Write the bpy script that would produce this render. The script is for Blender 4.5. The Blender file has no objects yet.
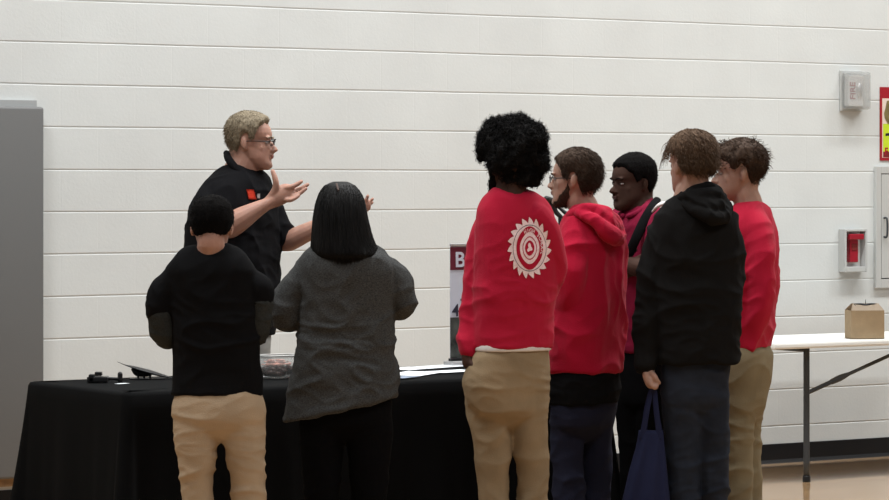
import bpy, bmesh, math, random
from mathutils import Vector, Matrix, noise
from mathutils.bvhtree import BVHTree
PI = math.pi
random.seed(7)
C = bpy.context.scene.collection
F = 3150.0; CX = 444.5; HY = 184.0; CAMH = 1.557
TH = math.atan(.0084 * F / 39.17); CT, ST = math.cos(TH), math.sin(TH)
OZ = F / (39.17 / .203)
CW = OZ * CT

# ------------------------------------------------------------ materials
def mat(name, col, rough=.7, metal=0, bump=0, bscale=200, var=0, vscale=40, spec=.3, sheen=0, stretch=None, trans=0, alpha=1, sss=0, coat=0):
    m = bpy.data.materials.new(name); m.use_nodes = True
    nt = m.node_tree; b = nt.nodes['Principled BSDF']
    b.inputs['Base Color'].default_value = (*col, 1)
    b.inputs['Roughness'].default_value = rough
    b.inputs['Metallic'].default_value = metal
    b.inputs['Specular IOR Level'].default_value = spec
    if sheen: b.inputs['Sheen Weight'].default_value = sheen
    if trans: b.inputs['Transmission Weight'].default_value = trans
    if alpha < 1: b.inputs['Alpha'].default_value = alpha
    if coat: b.inputs['Coat Weight'].default_value = coat
    if sss:
        b.inputs['Subsurface Weight'].default_value = sss
        b.inputs['Subsurface Radius'].default_value = (.01, .004, .002)
        b.inputs['Subsurface Scale'].default_value = 1
    tc = nt.nodes.new('ShaderNodeTexCoord'); src = tc.outputs['Object']
    if stretch:
        mp = nt.nodes.new('ShaderNodeMapping'); mp.inputs['Scale'].default_value = stretch
        nt.links.new(src, mp.inputs['Vector']); src = mp.outputs['Vector']
    if bump:
        n = nt.nodes.new('ShaderNodeTexNoise'); n.inputs['Scale'].default_value = bscale; n.inputs['Detail'].default_value = 4
        nt.links.new(src, n.inputs['Vector'])
        bp = nt.nodes.new('ShaderNodeBump'); bp.inputs['Strength'].default_value = bump; bp.inputs['Distance'].default_value = .004
        nt.links.new(n.outputs['Fac'], bp.inputs['Height']); nt.links.new(bp.outputs['Normal'], b.inputs['Normal'])
    if var:
        n2 = nt.nodes.new('ShaderNodeTexNoise'); n2.inputs['Scale'].default_value = vscale; n2.inputs['Detail'].default_value = 5
        nt.links.new(src, n2.inputs['Vector'])
        r = nt.nodes.new('ShaderNodeValToRGB')
        r.color_ramp.elements[0].position = .3; r.color_ramp.elements[1].position = .7
        r.color_ramp.elements[0].color = (*[c * (1 - var) for c in col], 1)
        r.color_ramp.elements[1].color = (*[min(1, c * (1 + var)) for c in col], 1)
        nt.links.new(n2.outputs['Fac'], r.inputs['Fac']); nt.links.new(r.outputs['Color'], b.inputs['Base Color'])
    return m

M = {}
M['black_cotton'] = mat('black_cotton', (.0050, .0050, .0056), .95, bump=.3, bscale=300, spec=.06)
M['polo_black'] = mat('polo_black', (.0055, .0055, .0065), .9, bump=.3, bscale=350, spec=.06)
M['hoodie_black'] = mat('hoodie_black', (.0065, .0062, .0062), .95, bump=.4, bscale=250, spec=.08)
M['black_trouser'] = mat('black_trouser', (.003, .003, .0035), .95, bump=.3, bscale=300, spec=.04)
M['grey_sleeve'] = mat('grey_sleeve', (.024, .026, .025), .9, bump=.3, bscale=300, var=.3, vscale=250, spec=.1)
M['heather'] = mat('heather_knit', (.046, .047, .047), .95, bump=.5, bscale=260, var=.55, vscale=170, stretch=(1, 1, 2.2), spec=.1)
M['red_cotton'] = mat('red_cotton', (.37, .007, .030), .85, bump=.3, bscale=250, sheen=.05, spec=.12)
M['red_fleece'] = mat('red_fleece', (.34, .006, .028), .92, bump=.4, bscale=220, sheen=.06, spec=.1)
M['red_bright'] = mat('red_jersey', (.37, .007, .030), .85, bump=.3, bscale=250, sheen=.05, spec=.12)
M['crimson'] = mat('crimson_pique', (.17, .006, .028), .9, bump=.4, bscale=300, spec=.12)
M['white_cloth'] = mat('white_cotton', (.62, .58, .57), .9, bump=.2, spec=.1)
M['print_white'] = mat('print_white', (.80, .62, .65), .7, bump=.2, spec=.2, var=.12, vscale=120)
M['print_grey'] = mat('print_grey', (.10, .105, .11), .8)
M['khaki'] = mat('khaki_twill', (.245, .180, .110), .88, bump=.4, bscale=260, var=.10, vscale=9, spec=.12)
M['khaki_light'] = mat('khaki_light_twill', (.37, .28, .19), .88, bump=.4, bscale=260, var=.08, vscale=9, spec=.12)
M['khaki_olive'] = mat('khaki_olive_twill', (.185, .150, .092), .88, bump=.4, bscale=260, var=.10, vscale=9, spec=.12)
M['grey_trouser'] = mat('grey_trouser', (.30, .30, .28), .9, bump=.3)
M['navy_trouser'] = mat('navy_trouser', (.012, .013, .026), .9, bump=.3, spec=.12)
M['jeans'] = mat('dark_denim', (.014, .018, .028), .88, bump=.5, bscale=400, var=.25, vscale=14, spec=.15)
M['shoe'] = mat('shoe_black', (.02, .02, .02), .5)
M['skin'] = mat('skin_fair', (.36, .195, .145), .55, bump=.15, bscale=120, var=.10, vscale=25, sss=.15, spec=.4)
M['skin_pale'] = mat('skin_pale', (.34, .20, .15), .55, bump=.1, bscale=120, var=.08, vscale=25, sss=.15, spec=.35)
M['skin_dark'] = mat('skin_dark', (.045, .021, .014), .75, bump=.1, bscale=120, var=.10, vscale=25, spec=.2)
M['skin_brown'] = mat('skin_brown', (.11, .052, .035), .5, bump=.1, bscale=120, spec=.4)
M['lip'] = mat('lips', (.26, .09, .075), .45)
M['lip_dark'] = mat('lips_dark', (.07, .028, .024), .45)
M['eye'] = mat('eye_white', (.30, .28, .27), .5)
M['iris'] = mat('iris', (.02, .015, .012), .2)
def hairmat(n, c, v=.35): return mat(n, c, .7, bump=.6, bscale=160, var=v, vscale=150, spec=.12, stretch=(1, 1, .35))
M['hair_grey'] = hairmat('hair_grey', (.20, .165, .115))
M['hair_black'] = mat('hair_black', (.0045, .004, .004), .9, bump=.6, bscale=160, spec=.05)
M['hair_long'] = mat('hair_long', (.0055, .005, .005), .55, bump=.15, bscale=220, spec=.14, var=.4, vscale=120, stretch=(1, 1, .06))
M['hair_brown'] = hairmat('hair_brown', (.045, .028, .019))
M['hair_mid'] = hairmat('hair_mid_brown', (.095, .058, .036))
M['hair_dark'] = hairmat('hair_dark_brown', (.045, .027, .018))
M['hair_paler'] = mat('hair_streak', (.06, .035, .028), .7)
M['afro'] = mat('hair_afro', (.006, .0055, .0055), .9, spec=.1)
M['black_plastic'] = mat('black_plastic', (.012, .012, .013), .4)
M['frame_dark'] = mat('glasses_frame', (.02, .012, .012), .35)
M['lens'] = mat('lens_glass', (.9, .92, .92), .05, trans=1, spec=.5)
M['orange'] = mat('orange_sticker', (.85, .07, .03), .6)
M['paper'] = mat('paper', (.75, .78, .82), .6)
M['paper_blue'] = mat('paper_print', (.22, .27, .36), .5, var=.6, vscale=30)
M['cloth'] = mat('tablecloth_black', (.0030, .0032, .0035), .9, bump=.2, bscale=300, spec=.07)
M['table_white'] = mat('table_plastic', (.70, .71, .69), .45, bump=.1, bscale=300)
M['leg_grey'] = mat('leg_steel', (.045, .05, .055), .45, metal=.3, spec=.5)
M['card'] = mat('cardboard', (.27, .195, .115), .85, bump=.15, var=.08, vscale=20)
M['card_in'] = mat('cardboard_light', (.42, .34, .26), .85)
M['pad'] = mat('vinyl_grey', (.125, .127, .127), .5, bump=.15, bscale=14, spec=.35)
M['pad_strip'] = mat('nailer_grey', (.33, .34, .34), .6)
M['wood_strip'] = mat('pad_board_wood', (.30, .19, .10), .7, var=.2, vscale=20)
M['cove'] = mat('cove_rubber', (.006, .006, .007), .5)
M['tote'] = mat('tote_navy', (.011, .014, .042), .85, bump=.3, bscale=300, spec=.15)
M['steel'] = mat('cabinet_steel', (.50, .51, .50), .5, metal=.2, bump=.05)
M['steel_dark'] = mat('cabinet_gap', (.03, .03, .03), .7)
M['red_paint'] = mat('red_plastic', (.27, .008, .02), .35, spec=.5)
M['clear'] = mat('clear_plastic', (.45, .46, .45), .15, alpha=.30, spec=.5)
M['clear'].node_tree.nodes['Principled BSDF'].inputs['IOR'].default_value = 1.25
M['cover_frame'] = mat('cover_frame', (.42, .43, .42), .4)
M['white_plate'] = mat('white_plate', (.68, .67, .66), .5)
M['sign_red'] = mat('sign_red', (.30, .012, .02), .5)
M['sign_lime'] = mat('sign_lime', (.48, .62, .03), .5)
M['sign_maroon'] = mat('sign_maroon', (.17, .02, .02), .5)
M['sign_pale'] = mat('sign_pale', (.66, .56, .48), .5)
M['sign_olive'] = mat('sign_olive', (.33, .27, .12), .5)
M['banner_red'] = mat('banner_maroon', (.13, .015, .03), .5)
M['banner_white'] = mat('banner_white', (.56, .58, .66), .5)
M['banner_photo'] = mat('banner_photo', (.05, .055, .05), .5, var=.8, vscale=22)
M['alu'] = mat('aluminium', (.55, .55, .55), .35, metal=.6)
M['ink'] = mat('ink_dark', (.03, .03, .05), .5)
M['copper'] = mat('wrapped_snack', (.45, .20, .15), .4, bump=.8, bscale=30, var=.6, vscale=30)
M['snack_dark'] = mat('dark_snack', (.03, .012, .010), .5, bump=.8, bscale=40)

# ------------------------------------------------------------ mesh helpers
def add_loft(bm, rings, close=True):
    vs = [[bm.verts.new(p) for p in r] for r in rings]
    n = len(rings[0])
    for a, b in zip(vs, vs[1:]):
        for i in range(n):
            bm.faces.new((a[i], a[(i + 1) % n], b[(i + 1) % n], b[i]))
    if close:
        for ring, rev in ((vs[0], True), (vs[-1], False)):
            c = sum((v.co for v in ring), Vector()) / n
            cv = bm.verts.new(c)
            for i in range(n):
                a, b = ring[i], ring[(i + 1) % n]
                bm.faces.new((b, a, cv) if rev else (a, b, cv))
    return vs

def crom(P, t):
    n = len(P) - 1
    x = t * n; i = min(int(x), n - 1); f = x - i
    g = lambda k: P[max(0, min(n, k))]
    a, b, c, d = g(i - 1), g(i), g(i + 1), g(i + 2)
    return (b * 2 + (c - a) * f + (a * 2 - b * 5 + c * 4 - d) * f * f + (b * 3 - a - c * 3 + d) * f * f * f) * .5

def add_tube(bm, pts, rads, seg=14, sub=6, flat=1, fdir=None, caps=True):
    P = [Vector(p) for p in pts]; R = [Vector((r, 0, 0)) for r in rads]
    N = max(2, (len(P) - 1) * sub)
    cen = [crom(P, i / N) for i in range(N + 1)]; rad = [crom(R, i / N).x for i in range(N + 1)]
    rings = []; up = None
    def frame(d):
        nonlocal up
        d = d.normalized()
        if fdir is not None: ref = Vector(fdir)
        elif up is None: ref = Vector((0, 0, 1)) if abs(d.z) < .8 else Vector((0, 1, 0))
        else: ref = up
        s = d.cross(ref)
        if s.length < 1e-5: s = d.cross(Vector((1, .1, 0)))
        s.normalize(); u = s.cross(d).normalized(); up = u
        return s, u
    def ring(c, s, u, r):
        return [c + s * (math.cos(2 * PI * k / seg) * r) + u * (math.sin(2 * PI * k / seg) * r * flat) for k in range(seg)]
    for i, c in enumerate(cen):
        d = (cen[min(i + 1, N)] - cen[max(i - 1, 0)])
        if d.length < 1e-7: d = Vector((0, 0, 1))
        s, u = frame(d); dn = d.normalized()
        if i == 0 and caps:
            for a in (75, 50, 25):
                a = math.radians(a); rings.append(ring(c - dn * math.sin(a) * rad[0], s, u, rad[0] * math.cos(a)))
        rings.append(ring(c, s, u, rad[i]))
        if i == N and caps:
            for a in (25, 50, 75):
                a = math.radians(a); rings.append(ring(c + dn * math.sin(a) * rad[N], s, u, rad[N] * math.cos(a)))
    add_loft(bm, rings)

def add_ell(bm, c, r, rot=None, seg=20, rows=12):
    m = Matrix.Translation(Vector(c)) @ (rot.to_4x4() if rot else Matrix()) @ Matrix.Diagonal((*r, 1))
    bmesh.ops.create_uvsphere(bm, u_segments=seg, v_segments=rows, radius=1, matrix=m)

def add_box(bm, c, s, rot=None, bev=0):
    m = Matrix.Translation(Vector(c)) @ (rot.to_4x4() if rot else Matrix()) @ Matrix.Diagonal((*s, 1))
    t = bmesh.new(); bmesh.ops.create_cube(t, size=1, matrix=m)
    if bev: bmesh.ops.bevel(t, geom=t.edges[:], offset=bev, segments=2, affect='EDGES', profile=.6)
    me = bpy.data.meshes.new('t'); t.to_mesh(me); t.free(); bm.from_mesh(me); bpy.data.meshes.remove(me)

def finish(o, m, parent=None, smooth=True):
    if m and not o.data.materials: o.data.materials.append(m)
    if smooth:
        for p in o.data.polygons: p.use_smooth = True
    C.objects.link(o)
    if parent:
        o.parent = parent
        o.matrix_parent_inverse = Matrix.Translation(parent.location).inverted() if parent.type == 'EMPTY' and not parent.parent else Matrix()
    return o

def obj(name, bm, m, parent=None, smooth=False):
    me = bpy.data.meshes.new(name)
    bmesh.ops.recalc_face_normals(bm, faces=bm.faces[:])
    bm.to_mesh(me); bm.free()
    return finish(bpy.data.objects.new(name, me), m, parent, smooth)

def fuse(name, bm, voxel, sm, m, parent=None, disp=None, sfac=.5):
    bmesh.ops.recalc_face_normals(bm, faces=bm.faces[:])
    me = bpy.data.meshes.new('tmp'); bm.to_mesh(me); bm.free()
    o = bpy.data.objects.new('tmp', me); C.objects.link(o)
    r = o.modifiers.new('r', 'REMESH'); r.mode = 'VOXEL'; r.voxel_size = voxel; r.adaptivity = 0
    if sm:
        s = o.modifiers.new('s', 'SMOOTH'); s.factor = sfac; s.iterations = sm
    dg = bpy.context.evaluated_depsgraph_get(); dg.update()
    e = o.evaluated_get(dg); me2 = bpy.data.meshes.new_from_object(e, depsgraph=dg)
    bpy.data.objects.remove(o); bpy.data.meshes.remove(me)
    me2.name = name; me2.materials.clear()
    if disp:
        co = [(v.co.copy(), v.normal.copy()) for v in me2.vertices]
        for v, (p, n) in zip(me2.vertices, co):
            v.co = p + n * disp(p, n)
        me2.update()
    return finish(bpy.data.objects.new(name, me2), m, parent, True)

def thing(name, label, cat, loc, group=None):
    o = bpy.data.objects.new(name, None); C.objects.link(o); o.location = loc; o.empty_display_size = .1
    o['label'] = label; o['category'] = cat
    if group: o['group'] = group
    return o
def tag(o, label, cat, group=None):
    o['label'] = label; o['category'] = cat
    if group: o['group'] = group
    return o
def struct(o): o['kind'] = 'structure'; return o

def strands_obj(name, strands, r, m, parent, sides=3):
    V = []; Fc = []
    for pts in strands:
        n = len(pts); base = len(V)
        for i, p in enumerate(pts):
            d = (pts[min(i + 1, n - 1)] - pts[max(i - 1, 0)]).normalized()
            s = d.cross(Vector((.31, .2, .93)));  s = s.normalized() if s.length > 1e-4 else Vector((1, 0, 0)); u = s.cross(d)
            rr = r * (1 - .85 * (i / (n - 1)) ** 2)
            for k in range(sides):
                a = 2 * PI * k / sides; V.append(p + s * math.cos(a) * rr + u * math.sin(a) * rr)
        for i in range(n - 1):
            for k in range(sides):
                a = base + i * sides + k; b = base + i * sides + (k + 1) % sides
                Fc.append((a, b, b + sides, a + sides))
        Fc.append(tuple(base + k for k in range(sides))[::-1]); Fc.append(tuple(base + (n - 1) * sides + k for k in range(sides)))
    me = bpy.data.meshes.new(name); me.from_pydata([tuple(v) for v in V], [], Fc)
    return finish(bpy.data.objects.new(name, me), m, parent, True)

# ------------------------------------------------------------ wall frame (u along the wall, v out of it)
def wz(u, v, z): return Vector((u * CT + v * ST, OZ + u * ST - v * CT, z))
def upx(x, v):
    k = (x - CX) / F
    return (k * (OZ - v * CT) - v * ST) / (CT - k * ST)
def hpx(x, y, v):
    u = upx(x, v); Z = OZ + u * ST - v * CT
    return CAMH + (HY - y) / F * Z
WR = Matrix.Rotation(TH, 3, 'Z')
def wbox(bm, u0, u1, v0, v1, z0, z1, bev=0):
    add_box(bm, wz((u0 + u1) / 2, (v0 + v1) / 2, (z0 + z1) / 2), (abs(u1 - u0), abs(v1 - v0), abs(z1 - z0)), WR, bev)

def wrinkle(amp=.006, f=(5, 5, 9), seed=0, z0=None, z1=None, a2=None):
    off = Vector((seed * 3.1, seed * 1.7, seed * 5.3))
    def d(p, n):
        q = Vector((p.x * f[0], p.y * f[1], p.z * f[2])) + off
        w = noise.noise(q * .35 + off) * .8
        q2 = q + Vector((w, w * .6, w * 1.4))
        a = noise.noise(q2); b = noise.noise(q2 * 2.1 + Vector((9, 3, 1)))
        v = (1 - abs(a) * 2.6); v = v if v > 0 else 0
        v2 = (1 - abs(b) * 2.6); v2 = v2 if v2 > 0 else 0
        k = 1
        if z0 is not None:
            t = max(0, min(1, (p.z - z0) / (z1 - z0))); k = (1 - t) + t * a2
        return amp * k * (v * v * 1.0 + v2 * .45 - .35 + a * .5)
    return d

# ------------------------------------------------------------ head
HT = [(-.004, .020, .035, .080), (.004, .034, .005, .092), (.022, .047, -.015, .096), (.045, .058, -.035, .090), (.058, .062, -.050, .090),
      (.075, .066, -.068, .090), (.095, .071, -.084, .089), (.112, .073, -.092, .083), (.122, .074, -.096, .084), (.135, .075, -.099, .092),
      (.155, .077, -.100, .091), (.175, .076, -.098, .084), (.195, .070, -.090, .071), (.212, .058, -.075, .052), (.225, .040, -.052, .028), (.233, .018, -.028, .004)]
def head_ring(i, n=28, tab=HT):
    z, w, b, f = tab[i]; c = (b + f) / 2; d = (f - b) / 2
    out = []
    for k in range(n):
        a = 2 * PI * k / n; ca, sa = math.cos(a), math.sin(a)
        e = .88
        x = math.copysign(abs(sa) ** e, sa) * w; y = math.copysign(abs(ca) ** e, ca) * d + c
        if y > c: x *= 1 - .10 * (y - c) / d
        out.append(Vector((x, y, z)))
    return out

class Fig:
    def __init__(s, name, label, p, x, floorx=None):
        s.p = p; s.Z = F / p; s.f = p * CAMH + HY
        s.root = thing(name, label, 'person', (s.w(x, s.f)))
        s.bm = bmesh.new()
    def w(s, px, py, dy=0):
        Z = s.Z
        return Vector(((px - CX) / F * Z, Z + dy, CAMH + (HY - py) / F * Z))
    def tube(s, bm, ch, dr=0, **k):
        pts = [s.w(c[0], c[1], c[2]) for c in ch]
        add_tube(bm, pts, [max(.004, c[3] + dr) for c in ch], **k)
    def rings(s, bm, rg, psi, ratio=.62, dr=0, n=28, e=.85):
        a = math.radians(psi); ca, sa = abs(math.cos(a)), abs(math.sin(a))
        sd = Vector((math.cos(a), math.sin(a), 0)); fd = Vector((math.sin(a), -math.cos(a), 0))
        P = [Vector((r[0], r[1], r[2])) for r in rg]; D = [Vector((r[3] if len(r) > 3 else 0, 0, 0)) for r in rg]
        N = (len(rg) - 1) * 5; out = []
        for i in range(N + 1):
            q = crom(P, i / N); dy = crom(D, i / N).x
            hw = (q.z - q.y) / 2 / s.p + dr
            A = hw / math.sqrt(ca * ca + ratio * ratio * sa * sa); B = A * ratio
            c = s.w((q.y + q.z) / 2, q.x, dy)
            if i == 0: c = c + Vector((0, 0, dr * .5))
            ring = []
            for k in range(n):
                t = 2 * PI * k / n; cc, ss = math.cos(t), math.sin(t)
                ring.append(c + sd * (math.copysign(abs(cc) ** e, cc) * A * .985) + fd * (math.copysign(abs(ss) ** e, ss) * B * .985))
            out.append(ring)
        add_loft(bm, out)
    def head(s, px, py, psi, sc=1, pitch=0, skin='skin', beard=None, roll=0, jaw=1, nose=1, eyes=True, neck=None, nr=.058, lip='lip'):
        a = math.radians(psi); P = math.radians(pitch); R_ = math.radians(roll)
        d = Vector((math.sin(a), -math.cos(a), 0)); l = Vector((math.cos(a), math.sin(a), 0)); up = Vector((0, 0, 1))
        fw = d * math.cos(P) - up * math.sin(P); u2 = up * math.cos(P) + d * math.sin(P)
        l, u2 = l * math.cos(R_) + u2 * math.sin(R_), u2 * math.cos(R_) - l * math.sin(R_)
        c0 = s.w(px, py)
        s.H = lambda q: c0 + (l * q[0] + fw * q[1] + u2 * (q[2] - .105)) * sc
        s.Hr = Matrix((l, fw, u2)).transposed(); s.sc = sc; s.skin = M[skin]
        H = s.H; bm = s.bm
        add_loft(bm, [[H((v.x * (1 + (jaw - 1) * max(0, min(1, (.10 - v.z) / .06))), v.y, v.z)) for v in head_ring(i)] for i in range(len(HT))])
        # nose
        nz = [(.124, .082, .007, .006), (.108, .094, .009, .009), (.092, .106, .012, .011), (.083, .112, .0145, .011), (.076, .103, .013, .008)]
        for j in range(len(nz)):
            z, y, w, r = nz[j]
            add_ell(bm, H((0, (y - .085) * nose + .085 - .004, z)), (w * sc, r * 1.1 * sc, .009 * sc), s.Hr, 12, 8)
        for sg in (-1, 1):
            add_ell(bm, H((sg * .012, .096, .079)), (.007 * sc, .011 * sc, .007 * sc), s.Hr, 10, 8)
            add_ell(bm, H((sg * .029, .082, .136)), (.022 * sc, .0085 * sc, .006 * sc), s.Hr, 12, 8)      # brow ridge
            add_ell(bm, H((sg * .038, .056, .088)), (.022 * sc, .010 * sc, .022 * sc), s.Hr, 12, 8); add_ell(bm, H((sg * .031, .0765, .1195)), (.0135 * sc, .0095 * sc, .0038 * sc), s.Hr, 12, 8)      # cheekbone
            er = s.Hr @ Matrix.Rotation(math.radians(sg * -20), 3, 'Z') @ Matrix.Rotation(math.radians(12), 3, 'X')
            add_ell(bm, H((sg * .080, -.016, .108)), (.006 * sc, .0155 * sc, .026 * sc), er, 14, 10)
            add_ell(bm, H((sg * .077, -.010, .086)), (.006 * sc, .010 * sc, .012 * sc), er, 10, 8)
        add_ell(bm, H((0, .093, .062)), (.022 * sc, .008 * sc, .006 * sc), s.Hr, 12, 8)
        add_ell(bm, H((0, .091, .049)), (.020 * sc, .009 * sc, .006 * sc), s.Hr, 12, 8)
        add_ell(bm, H((0, .086, .016)), (.020 * sc, .014 * sc, .013 * sc), s.Hr, 12, 8)
        if neck:
            nx, ny, nd = neck
            add_tube(bm, [H((0, -.028, .085)), H((0, -.02, .03)), s.w(nx, ny, nd), s.w(nx, ny + 14, nd)], [nr * .95 * sc, nr * sc, nr * 1.06 * sc, nr * 1.4 * sc])
        if eyes:
            for sg in (-1, 1):
                b = bmesh.new(); add_ell(b, H((sg * .031, .0738, .1135)), (.0115 * sc, .010 * sc, .0065 * sc), s.Hr, 14, 10)
                o = obj('eye', b, M['eye'], s.root, True)
                b = bmesh.new(); add_ell(b, H((sg * .031, .0808, .114)), (.005 * sc, .0040 * sc, .0052 * sc), s.Hr, 10, 8)
                obj('iris', b, M['iris'], o, True)
            b = bmesh.new(); add_ell(b, H((0, .0985, .0575)), (.019 * sc, .0045 * sc, .0045 * sc), s.Hr, 12, 8); add_ell(b, H((0, .0965, .0505)), (.016 * sc, .0055 * sc, .0045 * sc), s.Hr, 12, 8)
            obj('lips', b, M[lip], s.root, True)
    def brows(s, m):
        for sg in (-1, 1):
            b = bmesh.new()
            add_tube(b, [s.H((sg * .014, .094, .131)), s.H((sg * .032, .092, .138)), s.H((sg * .050, .080, .133))], [.003, .0038, .0022], seg=8, flat=.7)
            obj('eyebrow', b, M[m], s.root, True)
    def hair(s, line, thick, m, amp=.004, fr=60, name='hair', seed=1, zf=1, top=0, tk=None, mask=None, fuzz=0, fl=.016, fr_=.0012, flow=(0, -.5, -.6), vox=.0035):
        # line: [(angle from the face in degrees, height of the hairline)]
        b = bmesh.new(); n = 72; samp = []
        tab = [HT[0]]
        for i in range(len(HT) - 1):
            a0, a1 = HT[i], HT[i + 1]
            for j in range(1, 5): tab.append(tuple(a0[k] + (a1[k] - a0[k]) * j / 4 for k in range(4)))
        rows = [head_ring(i, n, tab) for i in range(len(tab))]
        cen = Vector((0, -.005, .13))
        def ln(ang):
            ang = abs(ang)
            for (a0, h0), (a1, h1) in zip(line, line[1:]):
                if ang <= a1: t = (ang - a0) / (a1 - a0); return h0 + (h1 - h0) * t
            return line[-1][1]
        out = []
        for r in rows:
            rr = []
            for q in r:
                ang = math.degrees(math.atan2(abs(q.x), q.y + .005))
                nn = (q - cen); nn = Vector((nn.x, nn.y, nn.z * (.4 if q.z < .13 else 1.1))).normalized()
                wob = noise.noise(q * 45 + Vector((seed, 0, 0))) * .010
                t = max(0, min(1, ((mask(q, ang) if mask else q.z - ln(ang)) + wob) / .020)); t = t * t * (3 - 2 * t)
                th = thick(q, ang) if callable(thick) else thick
                rr.append(s.H(q + nn * (-.012 + (th + .012) * t)))
                if t > .85: samp.append((q + nn * th, nn))
            out.append(rr)
        add_loft(b, out)
        def dsp(p, nrm):
            q = (s.Hr.transposed() @ p) * fr; q.z *= .5
            k = noise.noise(q + Vector((seed * 7, 0, 0))); k2 = noise.noise(q * 2.3)
            return amp * (k + .5 * k2)
        o = fuse(name, b, vox, 2, M[m], s.root, dsp)
        if fuzz:
            st = []; rnd = random.Random(seed)
            for i in range(fuzz):
                q, nn = rnd.choice(samp); q = q + Vector((rnd.uniform(-.004, .004), rnd.uniform(-.004, .004), rnd.uniform(-.004, .004)))
                cur = Vector((rnd.uniform(-.35, .35), rnd.uniform(-.35, .35), rnd.uniform(-.3, .3)))
                L = fl * rnd.uniform(.5, 1.2); fv = Vector(flow)
                st.append([s.H(q - nn * .003 + (nn * (.7 - .55 * t) + fv * t + cur * t) * L * t) for t in [k / 4 for k in range(5)]])
            strands_obj(name + '_strands', st, fr_, M[m], s.root)
        return o
    def body(s):
        for v in s.bm.verts: pass
        return fuse('body', s.bm, .0044, 3, s.skin, s.root, None, .5)
    def shoes(s, feet, psi, m='shoe'):
        for (px, dy) in feet:
            a = math.radians(psi); d = Vector((math.sin(a), -math.cos(a), 0))
            c = s.w(px, s.f, dy); c.z = 0
            for k in range(1):
                b = bmesh.new()
                add_tube(b, [c + Vector((0, 0, .05)) - d * .05, c + Vector((0, 0, .05)) + d * .05, c + Vector((0, 0, .035)) + d * .17], [.045, .045, .034], flat=1, seg=16)
                for v in b.verts: v.co.z = max(v.co.z, .004)
                obj('shoe', b, M[m], s.root, True)
    def hand(s, bm, wrist, tip, nrm, curl=.35, size=1, thumb=1):
        """wrist, tip directions in world space"""
        W = Vector(wrist); d = (Vector(tip) - W).normalized(); n = Vector(nrm); n = (n - d * n.dot(d)).normalized(); sd = d.cross(n) * thumb
        k = size
        add_tube(bm, [W - d * .02, W + d * .035 * k, W + d * .085 * k], [.026 * k, .036 * k, .038 * k], flat=.42, fdir=n, seg=16)
        for j, (o, L) in enumerate(((.030, .072), (.010, .080), (-.010, .074), (-.029, .058))):
            b0 = W + d * (.080 * k) + sd * o * k; L *= k
            a1 = curl; a2 = curl * 2.1; a3 = curl * 3
            p1 = b0 + (d * math.cos(a1) + n * math.sin(a1)) * L * .45
            p2 = p1 + (d * math.cos(a2) + n * math.sin(a2)) * L * .32
            p3 = p2 + (d * math.cos(a3) + n * math.sin(a3)) * L * .23
            add_tube(bm, [b0 - d * .02, b0, p1, p2, p3], [.009 * k, .0098 * k, .009 * k, .0082 * k, .0068 * k], seg=10, sub=4)
        t0 = W + d * .018 * k + sd * .024 * k
        t1 = t0 + (d * .55 + sd * .7 + n * .25).normalized() * .036 * k; t2 = t1 + (d * .8 + sd * .3 + n * .4).normalized() * .030 * k; t3 = t2 + (d * .9 + n * .4).normalized() * .022 * k
        add_tube(bm, [t0, t1, t2, t3], [.014 * k, .0115 * k, .010 * k, .008 * k], seg=10, sub=4)

def collar_ring(s, bm, pts, r): s.tube(bm, [(*q, r) for q in pts], seg=10)
def band(fig, name, chain, m, seg=10, flat=1, parent=None):
    b = bmesh.new(); fig.tube(b, chain, seg=seg, flat=flat); return obj(name, b, m, parent or fig.root, True)
def surf_bvh(o):
    me = o.data
    return BVHTree.FromPolygons([v.co.copy() for v in me.vertices], [tuple(p.vertices) for p in me.polygons])

# ================================================================= SETTING
b = bmesh.new()
z = 0.0; prof = []
N_C = 40
for k in range(N_C):
    z0 = k * .203; z1 = z0 + .203
    prof += [(0, z0 + .0085), (0, z1 - .0022), (-.0020, z1 - .0008), (-.0022, z1 + .0012)]
U0, U1 = -11.0, 15.0; NU = 80
cols = []
for i in range(NU + 1):
    u = U0 + (U1 - U0) * i / NU
    col = []
    for (v, zz) in prof:
        wob = noise.noise(Vector((u * 1.3, round(zz / .203) * 3.7, 0))) * .0035
        col.append(b.verts.new(wz(u, v, zz + wob)))
    cols.append(col)
for a, c in zip(cols, cols[1:]):
    for j in range(len(prof) - 1): b.faces.new((a[j], c[j], c[j + 1], a[j + 1]))
wall_m = bpy.data.materials.new('painted_block'); wall_m.use_nodes = True
nt = wall_m.node_tree; bs = nt.nodes['Principled BSDF']; bs.inputs['Roughness'].default_value = .55; bs.inputs['Specular IOR Level'].default_value = .25
tc = nt.nodes.new('ShaderNodeTexCoord'); mp = nt.nodes.new('ShaderNodeMapping'); mp.vector_type = 'POINT'
mp.inputs['Rotation'].default_value = (0, 0, -TH)
nt.links.new(tc.outputs['Object'], mp.inputs['Vector'])
sep = nt.nodes.new('ShaderNodeSeparateXYZ'); nt.links.new(mp.outputs['Vector'], sep.inputs[0])
cmb = nt.nodes.new('ShaderNodeCombineXYZ'); 
addu = nt.nodes.new('ShaderNodeMath'); addu.operation = 'ADD'
_u = upx(806, 0); _x = wz(_u, 0, 0); _lx = _x.x * CT + _x.y * ST
addu.inputs[1].default_value = -(_lx % .406) + .406 * 50 + .203
nt.links.new(sep.outputs['X'], addu.inputs[0]); nt.links.new(addu.outputs[0], cmb.inputs['X']); nt.links.new(sep.outputs['Z'], cmb.inputs['Y'])
br = nt.nodes.new('ShaderNodeTexBrick'); br.inputs['Scale'].default_value = 1; br.inputs['Brick Width'].default_value = .406; br.inputs['Row Height'].default_value = .203
br.inputs['Mortar Size'].default_value = .004; br.inputs['Mortar Smooth'].default_value = .6; br.offset = .5
nt.links.new(cmb.outputs[0], br.inputs['Vector'])
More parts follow.
